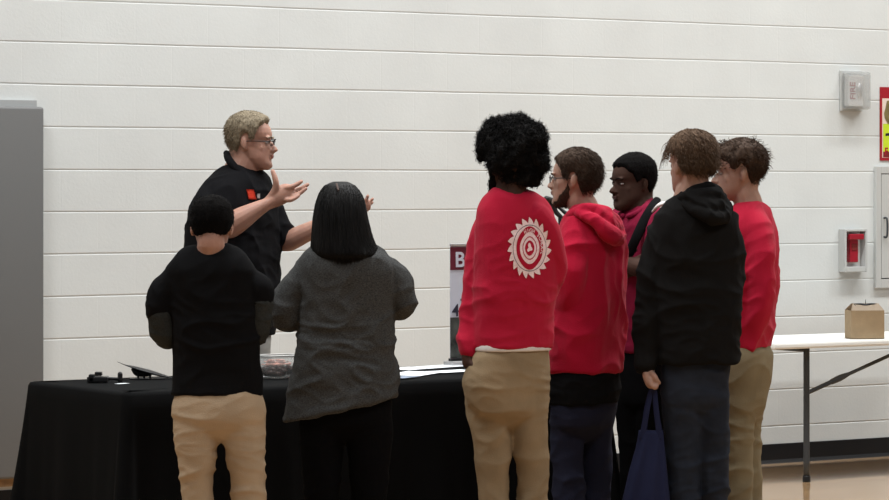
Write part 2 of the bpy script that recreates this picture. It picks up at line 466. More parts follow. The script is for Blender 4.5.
ns = nt.nodes.new('ShaderNodeTexNoise'); ns.inputs['Scale'].default_value = 70; ns.inputs['Detail'].default_value = 5
nt.links.new(tc.outputs['Object'], ns.inputs['Vector'])
mul = nt.nodes.new('ShaderNodeMath'); mul.operation = 'MULTIPLY_ADD'; mul.inputs[1].default_value = -.35
nt.links.new(br.outputs['Fac'], mul.inputs[0]); nt.links.new(ns.outputs['Fac'], mul.inputs[2])
bp = nt.nodes.new('ShaderNodeBump'); bp.inputs['Strength'].default_value = .22; bp.inputs['Distance'].default_value = .003
nt.links.new(mul.outputs[0], bp.inputs['Height']); nt.links.new(bp.outputs['Normal'], bs.inputs['Normal'])
n2 = nt.nodes.new('ShaderNodeTexNoise'); n2.inputs['Scale'].default_value = 2.2; n2.inputs['Detail'].default_value = 6
nt.links.new(tc.outputs['Object'], n2.inputs['Vector'])
rp = nt.nodes.new('ShaderNodeValToRGB'); rp.color_ramp.elements[0].position = .3; rp.color_ramp.elements[1].position = .7
rp.color_ramp.elements[0].color = (.545, .565, .56, 1); rp.color_ramp.elements[1].color = (.59, .615, .61, 1)
nt.links.new(n2.outputs['Fac'], rp.inputs['Fac']); nt.links.new(rp.outputs['Color'], bs.inputs['Base Color'])
struct(obj('wall_back', b, wall_m))

# floor
fm = bpy.data.materials.new('gym_maple'); fm.use_nodes = True; nt = fm.node_tree; bs = nt.nodes['Principled BSDF']
bs.inputs['Roughness'].default_value = .14; bs.inputs['Specular IOR Level'].default_value = .5; bs.inputs['Coat Weight'].default_value = .6; bs.inputs['Coat Roughness'].default_value = .08
tc = nt.nodes.new('ShaderNodeTexCoord'); mp = nt.nodes.new('ShaderNodeMapping'); mp.inputs['Rotation'].default_value = (0, 0, -TH)
nt.links.new(tc.outputs['Object'], mp.inputs['Vector'])
br = nt.nodes.new('ShaderNodeTexBrick'); br.inputs['Scale'].default_value = 1; br.inputs['Brick Width'].default_value = .9; br.inputs['Row Height'].default_value = .057
br.inputs['Mortar Size'].default_value = .0008; br.inputs['Color1'].default_value = (.35, .21, .10, 1); br.inputs['Color2'].default_value = (.42, .265, .14, 1); br.inputs['Mortar'].default_value = (.25, .15, .08, 1)
nt.links.new(mp.outputs['Vector'], br.inputs['Vector']); nt.links.new(br.outputs['Color'], bs.inputs['Base Color'])
b = bmesh.new()
vs = [b.verts.new(wz(u, v, 0)) for u, v in ((-11, -.02), (15, -.02), (15, 18), (-11, 18))]; b.faces.new(vs)
struct(obj('floor', b, fm))
# ceiling far above
b = bmesh.new()
vs = [b.verts.new(wz(u, v, 8.1)) for u, v in ((-11, -.02), (15, -.02), (15, 18), (-11, 18))]; b.faces.new(vs)
struct(obj('ceiling', b, mat('ceiling_paint', (.45, .45, .43), .9)))

# cove base
b = bmesh.new()
pr = [(0, .108), (.006, .106), (.008, .02), (.016, .006), (.02, 0), (0, 0)]
A = [b.verts.new(wz(U0, v + .0005, zz)) for v, zz in pr]; B = [b.verts.new(wz(U1, v + .0005, zz)) for v, zz in pr]
for i in range(len(pr)): b.faces.new((A[i], A[(i + 1) % 6], B[(i + 1) % 6], B[i]))
b.faces.new(A); b.faces.new(B[::-1])
struct(obj('baseboard_back', b, M['cove']))

# wall pad (left)
ue = upx(44, .06); t = thing('wall_pad', 'tall grey vinyl wall pad hanging on block wall at far left', 'wall pad', wz(ue - .4, 0, .15))
zt = hpx(43, 107, .06); zb = hpx(10, 481, .06)
b = bmesh.new(); wbox(b, ue - 1.2, ue, .018, .062, zb + .01, zt, .012)
def pdisp(o):
    for v in o.data.vertices: pass
obj('pad', b, M['pad'], t, True)
b = bmesh.new(); wbox(b, ue - 1.2, ue - .018, .001, .02, zt - .06, hpx(40, 100.5, .02)); obj('top_rail', b, M['pad_strip'], t)
b = bmesh.new(); wbox(b, ue - 1.2, ue - .01, .001, .018, zb - .03, zt - .07); obj('backing_board', b, M['wood_strip'], t)

# ================================================================= BLACK TABLE
TB, TF, THT = 1.76, 2.62, .738
uL = upx(27, TB); uR = uL + 2.36
def rr_perim(u0, u1, v0, v1, r, n):
    P = []
    L = [((u1 - r, v0 + r), -90), ((u1 - r, v1 - r), 0), ((u0 + r, v1 - r), 90), ((u0 + r, v0 + r), 180)]
    pts = []
    for (c, a0) in L:
        for k in range(9):
            a = math.radians(a0 + 90 * k / 8); pts.append((c[0] + r * math.cos(a), c[1] + r * math.sin(a), math.cos(a), math.sin(a)))
    # densify
    out = []
    for i in range(len(pts)):
        a, c = pts[i], pts[(i + 1) % len(pts)]
        d = math.hypot(c[0] - a[0], c[1] - a[1]); m = max(1, int(d / .012))
        for j in range(m):
            f = j / m; q = [a[k] + (c[k] - a[k]) * f for k in range(4)]; l = math.hypot(q[2], q[3]) or 1
            out.append((q[0], q[1], q[2] / l, q[3] / l))
    return out
per = rr_perim(uL, uR, TB, TF, .035, 0)
b = bmesh.new(); rings = []
def cring(off, z, tt):
    R = []
    s = 0
    for i, (u, v, nx, ny) in enumerate(per):
        if i: s += math.hypot(u - per[i - 1][0], v - per[i - 1][1])
        q = noise.noise(Vector((s * 5.0, tt * .35, 3))) * 1.2 + noise.noise(Vector((s * 11, tt * .5, 9))) * .6
        corner = abs(nx * ny) * 2
        o = off + tt ** 1.1 * (.03 + q * .030 + corner * .075)
        R.append(wz(u + nx * o, v + ny * o, z + (.006 * noise.noise(Vector((s * 3, 0, 0))) if 0 < tt < 1 else 0)))
    return R
rings = [cring(-.10, THT + .003, 0), cring(-.02, THT + .003, 0), cring(0, THT - .001, 0), cring(.007, THT - .012, 0)]
for k in range(1, 15):
    rings.append(cring(.008, THT - .012 - (THT - .022) * k / 14, k / 14))
vv = add_loft(b, rings, close=False)
ctr = b.verts.new(sum((q.co for q in vv[0]), Vector()) / len(vv[0]))
for i in range(len(vv[0])): b.faces.new((vv[0][i], vv[0][(i + 1) % len(vv[0])], ctr))
cl = obj('tablecloth', b, M['cloth'], None, True); tag(cl, 'long black floor-length tablecloth draped over the exhibit table', 'tablecloth')
def folding_table(u0, u1, v0, v1, zt, label, leg_in):
    t = thing('folding_table', label, 'table', wz((u0 + u1) / 2, (v0 + v1) / 2, 0))
    b = bmesh.new(); wbox(b, u0, u1, v0, v1, zt - .032, zt, .010); obj('tabletop', b, M['table_white'], t)
    b = bmesh.new()
    for vv_ in (v0 + .16, v1 - .22): wbox(b, u0 + .05, u1 - .05, vv_ - .012, vv_ + .012, zt - .045, zt - .0325)
    obj('apron_rail', b, M['leg_grey'], t)
    for ul, sg in ((u0 + leg_in, 1), (u1 - leg_in, -1)):
        for v in (v0 + .10, v1 - .10):
            b = bmesh.new(); add_tube(b, [wz(ul, v, zt - .036), wz(ul, v, .03)], [.0165, .0165], seg=14, caps=False)
            lg = obj('leg', b, M['leg_grey'], t, True)
            b = bmesh.new(); add_tube(b, [wz(ul, v, .033), wz(ul, v, .002)], [.020, .021], seg=14, caps=False); obj('foot_cap', b, M['black_plastic'], lg, True)
        b = bmesh.new(); add_tube(b, [wz(ul, v0 + .10, zt - .046), wz(ul, v1 - .10, zt - .046)], [.011, .011], seg=10, caps=False); obj('crossbar', b, M['leg_grey'], t, True)
        vm = v1 - .10
        b = bmesh.new()
        p0 = wz(ul, vm, zt - .272); p1 = wz(ul + sg * (.86 if sg > 0 else .40), vm - .10, zt - .040); pm = p0.lerp(p1, .30)
        add_tube(b, [p0, pm], [.011, .0125], seg=10, caps=False); add_tube(b, [p0.lerp(p1, .22), p0.lerp(p1, .30), p0.lerp(p1, .38)], [.014, .017, .010], seg=10); add_tube(b, [pm, p1], [.0095, .0095], seg=10, caps=False)
        obj('brace', b, M['leg_grey'], t, True)
    return t
folding_table(uL + .01, uR - .01, TB + .01, TF - .01, THT - .002, 'folding table hidden under the black tablecloth', .28)

# right white table
ul = upx(806.5, .95)
folding_table(ul - .30, ul + 1.53, .36, 1.05, .736, 'white plastic folding table with bare grey legs at far right', .30)

# cardboard box on it
vb = .92
u0, u1 = upx(852, vb), upx(877, vb); zt = .738; zb2 = hpx(865, 311.5, vb + .06)
t = thing('cardboard_box', 'small brown cardboard box with black carry handle on the white table', 'box', wz((u0 + u1) / 2, vb, zt))
cc = wz((u0 + u1) / 2, vb, 0); cc.z = 0
BR = Matrix.Rotation(math.radians(8), 3, 'Z')
def bb(bm, x0, x1, y0, y1, z0, z1, bev=0):
    c = Vector(((x0 + x1) / 2, (y0 + y1) / 2, (z0 + z1) / 2)); add_box(bm, cc + BR @ c, (x1 - x0, y1 - y0, z1 - z0), BR, bev)
hw = .090; hh = .150
b = bmesh.new()
for a in ((-hw, hw, -.065, -.062), (-hw, hw, .062, .065), (-hw, -hw + .003, -.062, .062), (hw - .003, hw, -.062, .062)): bb(b, *a, zt, zt + hh)
bb(b, -hw, hw, -.065, .065, zt, zt + .003)
obj('box_body', b, M['card'], t)
for yy, nm in ((-1, 'flap'), (1, 'flap')):
    b = bmesh.new()
    vs = [b.verts.new(cc + BR @ Vector(q)) for q in ((-hw, yy * .064, zt + hh), (hw, yy * .064, zt + hh), (hw - .018, yy * .012, zt + hh + .036), (-hw + .022, yy * .012, zt + hh + .036))]
    b.faces.new(vs); r = bmesh.ops.solidify(b, geom=b.faces[:], thickness=.003); obj(nm, b, M['card_in'], t)
b = bmesh.new()
add_tube(b, [cc + BR @ Vector(q) for q in ((-.066, -.014, zt + hh + .030), (-.03, -.02, zt + hh + .033), (0, -.02, zt + hh + .026), (.03, -.02, zt + hh + .033), (.062, -.014, zt + hh + .030))], [.004, .005, .009, .005, .004], seg=10)
add_tube(b, [cc + BR @ Vector(q) for q in ((-.060, -.022, zt + hh + .028), (-.045, -.034, zt + hh + .012), (-.028, -.038, zt + hh + .006))], [.003, .003, .002], seg=8)
add_tube(b, [cc + BR @ Vector(q) for q in ((0, -.018, zt + hh + .03), (.001, -.018, zt + hh + .056))], [.002, .0012], seg=8)
obj('handle', b, M['black_plastic'], t, True)

# ---------------------------------------------------------------- wall devices
def text_mesh(txt, size, bold=True, ext=.001):
    cu = bpy.data.curves.new('txt', 'FONT'); cu.body = txt; cu.size = size; cu.align_x = 'CENTER'; cu.align_y = 'CENTER'; cu.extrude = ext
    if bold: cu.offset = size * .018
    o = bpy.data.objects.new('txt', cu); C.objects.link(o)
    dg = bpy.context.evaluated_depsgraph_get(); dg.update()
    me = bpy.data.meshes.new_from_object(o.evaluated_get(dg), depsgraph=dg)
    bpy.data.objects.remove(o); return me
def wall_text(txt, size, u, v, z, m, parent, name='lettering', rot=0, sx=1, bold=True):
    me = text_mesh(txt, size, bold)
    R = Matrix.Rotation(rot, 3, 'Z')
    for vt in me.vertices:
        q = R @ Vector((vt.co.x * sx, vt.co.y, vt.co.z)); vt.co = wz(u + q.x, v + q.z, z + q.y)
    me.materials.clear(); return finish(bpy.data.objects.new(name, me), m, parent, False)

# strobe under clear cover
ua, ub = upx(841, .03), upx(874, .03) ; v1 = .10
ua = upx(839, .0); ub = ua + .165; zt_ = hpx(845, 70, .06); zb_ = hpx(845, 111, .06)
t = thing('fire_alarm_strobe', 'wall fire alarm strobe in clear cover beside the red bordered sign', 'fire alarm', wz((ua + ub) / 2, 0, zb_))
b = bmesh.new(); wbox(b, ua, ub, .001, .012, zb_, zt_, .004); obj('back_plate', b, M['cover_frame'], t)
b = bmesh.new(); wbox(b, ua + .028, ub - .028, .012, .050, zb_ + .028, zt_ - .028, .006); sb = obj('strobe_body', b, M['white_plate'], t)
wall_text('FIRE', .055, ua + .060, .0508, (zb_ + zt_) / 2, M['red_paint'], t, rot=PI / 2, sx=1.0)
b = bmesh.new(); add_ell(b, wz(ub - .058, .052, (zb_ + zt_) / 2 + .005), (.022, .018, .042), WR); obj('strobe_lens', b, M['alu'], t, True)
b = bmesh.new(); outer = bmesh.new()
wbox(b, ua + .006, ub - .006, .012, .098, zb_ + .008, zt_ - .008, .018)
w_ = bmesh.new(); wbox(w_, ua + .010, ub - .010, .013, .094, zb_ + .012, zt_ - .012, .016)
bmesh.ops.recalc_face_normals(w_, faces=w_.faces[:]); bmesh.ops.reverse_faces(w_, faces=w_.faces[:])
me = bpy.data.meshes.new('x'); w_.to_mesh(me); w_.free()
me0 = bpy.data.meshes.new('clear_cover'); bmesh.ops.recalc_face_normals(b, faces=b.faces[:]); b.from_mesh(me); b.to_mesh(me0); b.free(); outer.free()
finish(bpy.data.objects.new('clear_cover', me0), M['clear'], t, False)

# pull station
ua = upx(838.5, .0); ub = upx(861, .0); zt_ = hpx(850, 229, .03); zb_ = hpx(850, 272, .03)
t = thing('fire_pull_station', 'red fire alarm pull station in clear framed cover above cardboard box', 'fire alarm', wz((ua + ub) / 2, 0, zb_))
b = bmesh.new()
for a in ((ua, ua + .014, zb_, zt_), (ub - .014, ub, zb_, zt_), (ua + .014, ub - .014, zt_ - .014, zt_), (ua + .014, ub - .014, zb_, zb_ + .03)):
    wbox(b, a[0], a[1], .001, .055, a[2], a[3], .003)
obj('cover_frame', b, M['cover_frame'], t)
b = bmesh.new(); wbox(b, ua + .012, ub - .012, .001, .006, zb_ + .01, zt_ - .01); obj('white_back', b, M['white_plate'], t)
um = (ua + ub) / 2
b = bmesh.new(); wbox(b, um - .030, um + .030, .006, .038, zb_ + .055, zt_ - .045, .004); obj('station_body', b, M['red_paint'], t)
b = bmesh.new(); wbox(b, um - .05, um + .055, .035, .062, zt_ - .060, zt_ - .028, .006); obj('pull_handle', b, M['red_paint'], t)
b = bmesh.new(); wbox(b, um - .02, um + .02, .038, .042, zt_ - .12, zt_ - .085, .002); obj('key_plate', b, M['sign_maroon'], t)

# cabinet
ua = upx(876, .02); zt_ = hpx(880, 166.5, .02); zb_ = hpx(880, 288, .02)
t = thing('wall_cabinet', 'silver metal wall cabinet with handle below the red bordered sign', 'cabinet', wz(ua + .2, 0, zb_))
b = bmesh.new(); ub = ua + .42
for a in ((ua, ua + .038, zb_, zt_), (ub - .038, ub, zb_, zt_), (ua + .038, ub - .038, zt_ - .04, zt_), (ua + .038, ub - .038, zb_, zb_ + .05)):
    wbox(b, a[0], a[1], .001, .022, a[2], a[3], .002)
obj('frame', b, M['steel'], t)
b = bmesh.new(); wbox(b, ua + .036, ub - .036, .001, .004, zb_ + .045, zt_ - .035); obj('recess', b, M['steel_dark'], t)
b = bmesh.new(); wbox(b, ua + .043, ub - .043, .006, .020, zb_ + .056, zt_ - .045, .002); d = obj('door', b, M['steel'], t)
b = bmesh.new(); hz0, hz1 = hpx(886, 237, .04), hpx(886, 218, .04); hu = ua + .062
add_tube(b, [wz(hu, .020, hz0), wz(hu, .045, hz0 + .008), wz(hu, .045, hz1 - .008), wz(hu, .020, hz1)], [.006] * 4, seg=10); obj('handle', b, M['leg_grey'], d, True)

# sign
ua = upx(880, .004); zt_ = hpx(882, 87, .004); zb_ = hpx(882, 160.5, .004); ub = ua + .28
t = thing('wall_sign', 'red bordered yellow-green sign above the silver wall cabinet', 'sign', wz((ua + ub) / 2, 0, zb_))
b = bmesh.new(); wbox(b, ua, ub, .001, .005, zb_, zt_); obj('red_border', b, M['sign_red'], t)
b = bmesh.new(); wbox(b, ua + .016, ub - .016, .005, .0056, zb_ + .016, zt_ - .065); obj('pale_panel', b, M['sign_pale'], t)
b = bmesh.new(); wbox(b, ua + .022, ub - .016, .0056, .0062, zb_ + .05, zt_ - .21); obj('lime_panel', b, M['sign_lime'], t)
b = bmesh.new()
def sigpoly(b, pts, v):
    vs = [b.verts.new(wz(ua + q[0], v, zt_ - q[1])) for q in pts]; f = b.faces.new(vs); bmesh.ops.solidify(b, geom=[f], thickness=.0006)
sigpoly(b, ((.050, .08), (.08, .075), (.11, .12), (.10, .19), (.06, .215), (.035, .18), (.028, .15), (.04, .12)), .0068)
obj('figure', b, M['sign_olive'], t)
b = bmesh.new(); sigpoly(b, ((.040, .265), (.10, .26), (.10, .275), (.04, .28)), .0068); obj('dark_bar', b, M['ink'], t)
b = bmesh.new(); wbox(b, ua + .022, ub - .016, .0056, .0062, zb_ + .018, zb_ + .052); obj('maroon_band', b, M['sign_maroon'], t)
wall_text('F', .06, ua + .046, .0068, zb_ + .05, M['sign_red'], t)

# ---------------------------------------------------------------- banner on the table
vB = 1.86
ua = upx(450, vB); ub = ua + .36; zt_ = hpx(452, 243.5, vB); z0 = THT + .004
t = thing('tabletop_banner', 'narrow tabletop roll-up banner at the rear of the black table', 'banner', wz((ua + ub) / 2, vB, z0))
b = bmesh.new(); wbox(b, ua - .01, ub + .01, vB - .04, vB + .04, z0, z0 + .022, .006); obj('base', b, M['alu'], t)
b = bmesh.new(); wbox(b, ua, ub, vB - .012, vB + .012, z0 + .022, z0 + .034); obj('slot', b, M['black_plastic'], t)
zz = lambda y: hpx(452, y, vB)
b = bmesh.new(); wbox(b, ua, ub, vB - .001, vB + .001, z0 + .03, zt_ - .008); sh = obj('sheet', b, M['banner_white'], t)
b = bmesh.new(); wbox(b, ua, ub, vB + .0012, vB + .0022, zz(270), zz(247)); obj('maroon_band', b, M['banner_red'], t)
b = bmesh.new(); wbox(b, ua, ub, vB + .0012, vB + .0022, z0 + .035, zz(317.5)); obj('photo_panel', b, M['banner_photo'], t)
b = bmesh.new(); wbox(b, ua, ub, vB - .006, vB + .006, zt_ - .012, zt_, .003); obj('top_bar', b, M['alu'], t)
b = bmesh.new(); add_tube(b, [wz((ua + ub) / 2, vB - .02, z0 + .02), wz((ua + ub) / 2, vB - .02, zt_)], [.005, .005], seg=8); obj('pole', b, M['alu'], t, True)
wall_text('B', .095, ua + .052, vB + .003, (zz(252) + zz(269)) / 2, M['banner_white'], t, sx=1.05)
wall_text('41', .075, ua + .048, vB + .003, (zz(305) + zz(317)) / 2, M['ink'], t)
b = bmesh.new(); add_ell(b, wz(ua + .068, vB + .002, zz(300)), (.014, .001, .007), WR); obj('mark', b, M['ink'], t, True)

# ---------------------------------------------------------------- papers on the table
def paper(cx, cy, w, h, rot, m, label, k, group='handouts on the black table'):
    v = TF - .0
    # find v for the given row at table height
    best = min((abs(hpx(cx, cy, vv) - THT), vv) for vv in [TB + i * .01 for i in range(int((TF - TB) / .01))])[1]
    u = upx(cx, best)
    b = bmesh.new(); add_box(b, wz(u, best, THT + .0055 + .0012 * k), (w, h, .0010), Matrix.Rotation(TH + rot, 3, 'Z'))
    for vv in b.verts: pass
    o = obj('paper_sheet', b, m); tag(o, label, 'paper', group); return o
paper(409, 369.8, .20, .15, .35, M['paper'], 'white handout farthest from banner near the wall side of the black table', 0)
paper(436, 368.2, .27, .14, .30, M['paper'], 'long white handout lying just left of the banner foot', 1)
paper(414, 375.3, .30, .17, .62, M['paper'], 'large white handout in the middle of the black table', 2)
paper(452, 373.2, .22, .13, .15, M['paper'], 'white handout beside the afro-haired boy\'s pocket', 3)
paper(405, 379.5, .15, .07, .5, M['paper_blue'], 'small blue-grey leaflet at the table front beside the grey sweater', 4)
paper(122, 384.8, .055, .03, .2, M['paper'], 'tiny white card in front of the black gadgets', 0)

# clear container of snacks
def vrow(cx, cy): return min((abs(hpx(cx, cy, vv) - THT), vv) for vv in [TB + i * .01 for i in range(int((TF - TB) / .01) + 8)])[1]
vc = vrow(277, 380) - .05; uc = upx(277, vc); z0 = THT + .006
t = thing('snack_container', 'clear plastic tub of wrapped snacks between the two front visitors', 'container', wz(uc, vc, z0))
b = bmesh.new()
def tubbox(bm, w, h, zz0, zz1, wt, ht):
    r = []
    for z, a, c in ((zz0, w, h), (zz1, wt, ht)):
        R = []
        for k in range(24):
            an = 2 * PI * k / 24; ca, sa = math.cos(an), math.sin(an)
            q = WR @ Vector((math.copysign(abs(ca) ** .4, ca) * a, math.copysign(abs(sa) ** .4, sa) * c, 0)); R.append(wz(uc, vc, z) + q)
        r.append(R)
    return r
r_ = tubbox(b, .072, .055, z0, z0 + .092, .084, .066); r2 = tubbox(b, .081, .063, z0 + .092, z0 + .003, .069, .052)
add_loft(b, [r_[0], r_[1], r2[0], r2[1]], close=True); obj('tub', b, M['clear'], t, True)
b = bmesh.new()
rim = [wz(uc, vc, z0 + .094) + WR @ Vector((math.copysign(abs(math.cos(a)) ** .4, math.cos(a)) * .085, math.copysign(abs(math.sin(a)) ** .4, math.sin(a)) * .067, 0)) for a in [2 * PI * k / 32 for k in range(33)]]
add_tube(b, rim, [.003] * 33, seg=8, sub=1); obj('rim', b, M['cover_frame'], t, True)
b = bmesh.new()
for k in range(60):
    q = WR @ Vector((random.uniform(-.056, .056), random.uniform(-.040, .040), 0)); 
    add_ell(b, wz(uc, vc, z0 + random.uniform(.018, .040)) + q, (.020, .015, .012), Matrix.Rotation(random.random() * 3, 3, 'Z'), 10, 6)
o = fuse('dark_snacks', b, .003, 1, M['snack_dark']); tag(o, 'dark brown snacks filling the bottom of the clear tub', 'snacks'); o['kind'] = 'stuff'
for k in range(7):
    b = bmesh.new(); q = WR @ Vector((-.045 + .015 * k, -.02 + .02 * (k % 3), 0)); c = wz(uc, vc, z0 + .056 + .008 * ((k * 5) % 3)) + q
    R3 = Matrix.Rotation(k * 1.3, 3, 'Z') @ Matrix.Rotation(.4 * (k % 3 - 1), 3, 'X')
    add_box(b, c, (.040, .020, .012), R3, .004)
    for sg in (-1, 1): add_tube(b, [c + R3 @ Vector((sg * .018, 0, 0)), c + R3 @ Vector((sg * .029, 0, .002))], [.003, .009], flat=.3, seg=8)
    tag(obj('wrapped_snack', b, M['copper'], None, True), 'brownish pink wrapped snack on top in the clear tub', 'snack', 'wrapped snacks in the clear tub')

# gadgets on the table left
v = vrow(108, 383.5); u = upx(108, v); z0 = THT + .004
t = thing('black_gadget', 'low black clamp-like gadget with small knobs at left of the table', 'gadget', wz(u, v, z0))
sc_ = 1 / 246
def lx(px): return (px - 108) * sc_ 
gc = wz(u, v, z0)
def gp(px, dy, h): return gc + Vector((lx(px), dy, h))
b = bmesh.new(); add_box(b, gp(98, 0, .014), (.085, .07, .022), None, .005); add_box(b, gp(92, -.01, .020), (.022, .05, .030), None, .004); obj('base', b, M['black_plastic'], t)
b = bmesh.new(); add_box(b, gp(98.5, 0, .036), (.028, .04, .016), None, .003); obj('motor_block', b, M['black_plastic'], t)
b = bmesh.new(); add_tube(b, [gp(103, 0, .018), gp(122, .01, .014)], [.007, .006], seg=10); obj('arm', b, M['black_plastic'], t, True)
b = bmesh.new(); add_tube(b, [gp(120, .01, .008), gp(120, .01, .034)], [.011, .010], seg=12); obj('knob', b, M['black_plastic'], t, True)

v = vrow(146, 380); u = upx(146, v); z0 = THT + .004; gc = wz(u, v, z0)
def gp(px, dy, py): return gc + Vector(((px - 146) / 240, dy, (380.5 - py) / 240))
t = thing('tilted_plate_stand', 'thin black tilted plate on short posts at left of the table', 'gadget', wz(u, v, z0))
b = bmesh.new()
add_tube(b, [gp(118.5, -.01, 363.5), gp(126, -.01, 366.5), gp(136, 0, 369.5), gp(150, 0, 373.5), gp(162, .01, 377), gp(172, .01, 379.5)], [.006, .014, .040, .050, .034, .010], seg=16, flat=.16, fdir=(0.25, 0, 1))
obj('plate', b, M['black_plastic'], t, True)
b = bmesh.new(); add_tube(b, [gp(133, 0, 371), gp(138, 0, 374.5), gp(150, 0, 376)], [.008, .015, .008], seg=12); obj('underbody', b, M['black_plastic'], t, True)
for px in (138.5, 144.5, 150.5):
    b = bmesh.new(); add_tube(b, [gp(px, -.012, 374), gp(px, -.012, 380.2)], [.004, .0045], seg=8, caps=False); obj('post', b, M['black_plastic'], t, True)
b = bmesh.new(); add_box(b, gp(148, 0, 380.2), (.15, .07, .006), None, .002); obj('base', b, M['black_plastic'], t)


print('TABLE RIGHT px', [ (lambda P: CX+F*P.x/P.y)(wz(uR, v, 0)) for v in (TB, TF)])
# ================================================================= PEOPLE
def garment(fig, name, m, rg, psi, tubes, ratio=.62, voxel=.0062, sm=10, disp=None, ells=(), e=.85):
    b = bmesh.new(); fig.rings(b, rg, psi, ratio, e=e)
    for t_ in tubes: fig.tube(b, t_)
    for (q, r) in ells: add_ell(b, fig.w(*q), r)
    return fuse(name, b, voxel, sm, m, fig.root, disp)
def under(fig, rg, psi, tubes, ratio=.62, dr=-.017):
    fig.rings(fig.bm, rg, psi, ratio, dr)
    for t_ in tubes: fig.tube(fig.bm, t_, dr)
def trousers(fig, m, hip, psi, legs, disp, ratio=.63, name='trousers'):
    h = list(hip); q = h[-1]; cx = (q[1] + q[2]) / 2; w_ = (q[2] - q[1]) / 2
    h += [(q[0] + 5, cx - w_ * .90, cx + w_ * .90), (q[0] + 11, cx - w_ * .72, cx + w_ * .72), (q[0] + 17, cx - w_ * .48, cx + w_ * .48), (q[0] + 21, cx - w_ * .15, cx + w_ * .15)]
    hip = h
    b = bmesh.new(); fig.rings(b, hip, psi, ratio)
    for t_ in legs: fig.tube(b, t_, seg=18)
    o = fuse(name, b, .0062, 22, m, fig.root, disp)
    fig.rings(fig.bm, hip, psi, ratio, -.017)
    for t_ in legs: fig.tube(fig.bm, t_, -.017)
    return o
leg_w = lambda seed, amp=.010: wrinkle(amp * .68, (4.5, 4.5, 8), seed, .35, .8, .5)

def bmask(q, a):
    top = .118 - .058 * max(0, min(1, (78 - a) / 30)) if a > 48 else .060 - .030 * max(0, min(1, (42 - a) / 14))
    return min(top - q.z, (92 - a) / 90 * .12, .04)
# ---------- A: presenter
f = Fig('person', 'grey-haired man in glasses and black polo gesturing with raised open hands', 225, 232)
f.head(250.5, 144, 84, 1.04, pitch=2, skin='skin', neck=(236, 178, 0), nr=.068, jaw=1.15, lip='lip')
f.brows('hair_grey')
f.hair([(0, .186), (30, .184), (55, .165), (68, .115), (80, .112), (86, .140), (103, .138), (113, .085), (128, .050), (180, .030)], lambda q, a: .010 + .010 * max(0, min(1, (q.z - .17) / .03)) * max(0, min(1, q.y * 12)) * 1 + .004 * max(0, min(1, (q.z - .13) / .04)), 'hair_grey', .002, 70, fuzz=5000, fl=.015, fr_=.0011, flow=(0, -.3, -.6))
rgA = [(166, 226, 256), (176, 212, 266), (186, 202, 271), (200, 195, 274), (220, 190, 276), (245, 187, 277), (275, 186, 277), (305, 187, 276), (322, 189, 274), (335, 190, 272)]
nearA = [(215, 190, -.08, .060), (210, 206, -.14, .072), (214, 222, -.18, .068), (219, 232, -.18, .062)]
farA = [(252, 194, .10, .055), (267, 212, .15, .064), (279, 232, .14, .062), (283, 239, .13, .055)]
fA_near = [(220, 233, -.18, .052), (229, 228, -.19, .056), (243, 219, -.20, .052), (258, 210, -.20, .038), (269, 204, -.20, .028), (276, 200, -.2, .026)]
fA_far = [(281, 240, .13, .050), (288, 241, .12, .048), (305, 233, .09, .043), (330, 221, .06, .032), (350, 212, .04, .026), (358, 208, .04, .025)]
under(f, rgA, 55, [nearA, farA], .66)
f.tube(f.bm, fA_near); f.tube(f.bm, fA_far)
# near hand: palm and five fingers
W = f.w
def fing(bm, pts, rr): add_tube(bm, [W(*q) for q in pts], rr, seg=10, sub=4)
add_tube(f.bm, [W(271, 203, -.2), W(280, 197, -.2), (W(288, 192.5, -.2))], [.029, .041, .041], flat=.6, fdir=(.3, -.5, .2), seg=16)
fing(f.bm, [(284, 189, -.20), (291, 187.5, -.215), (298, 185, -.21), (303.5, 181.5, -.205)], [.0135, .0125, .0112, .009])
fing(f.bm, [(286, 192, -.20), (295, 191, -.19), (303, 188.5, -.185), (309.5, 184.5, -.18)], [.0135, .0125, .0112, .009])
fing(f.bm, [(287, 195, -.20), (295, 195.5, -.21), (302, 193, -.21), (308, 188.5, -.205)], [.013, .012, .0105, .0085])
fing(f.bm, [(285, 198.5, -.20), (291, 200, -.225), (296.5, 198.5, -.225), (301, 195.5, -.22)], [.012, .011, .0098, .008])
fing(f.bm, [(275, 196, -.2), (278.5, 187, -.215), (278, 179.5, -.22), (275.3, 171.5, -.215)], [.021, .0155, .0135, .0105])
# far hand (partly behind the long-haired visitor)
add_tube(f.bm, [W(352, 211, .04), W(359, 208, .04), W(364, 206, .04)], [.025, .032, .032], flat=.5, fdir=(0, 1, .3), seg=16)
fing(f.bm, [(363, 204, .04), (366, 200, .03), (367.7, 195.8, .025)], [.0105, .009, .0075])
fing(f.bm, [(364, 205, .055), (368.5, 202.5, .05), (372.5, 199, .045)], [.0105, .009, .0075])
fing(f.bm, [(365, 206.5, .065), (369, 205, .07), (372, 202.5, .07)], [.010, .0085, .007])
fing(f.bm, [(364, 208.5, .075), (367, 208, .085), (369.5, 206, .09)], [.009, .008, .0065])
fing(f.bm, [(356, 206, .03), (358, 200, .015), (359, 196, .01)], [.013, .011, .008])
sh = garment(f, 'polo_shirt', M['polo_black'], rgA, 55, [nearA, farA], .66, disp=wrinkle(.008, (5, 5, 6), 3))
b = bmesh.new()
for pts in ([(226, 153, .02), (230, 160, -.06), (240, 172, -.085), (252, 181, -.06), (257, 185, .0)], [(226, 153, .02), (236, 160, .09), (250, 172, .09), (258, 178, .04)]):
    add_tube(b, [W(*q) for q in pts], [.014, .018, .018, .015, .009][:len(pts)], seg=12, flat=1.0)
fuse('collar', b, .004, 3, M['polo_black'], f.root)
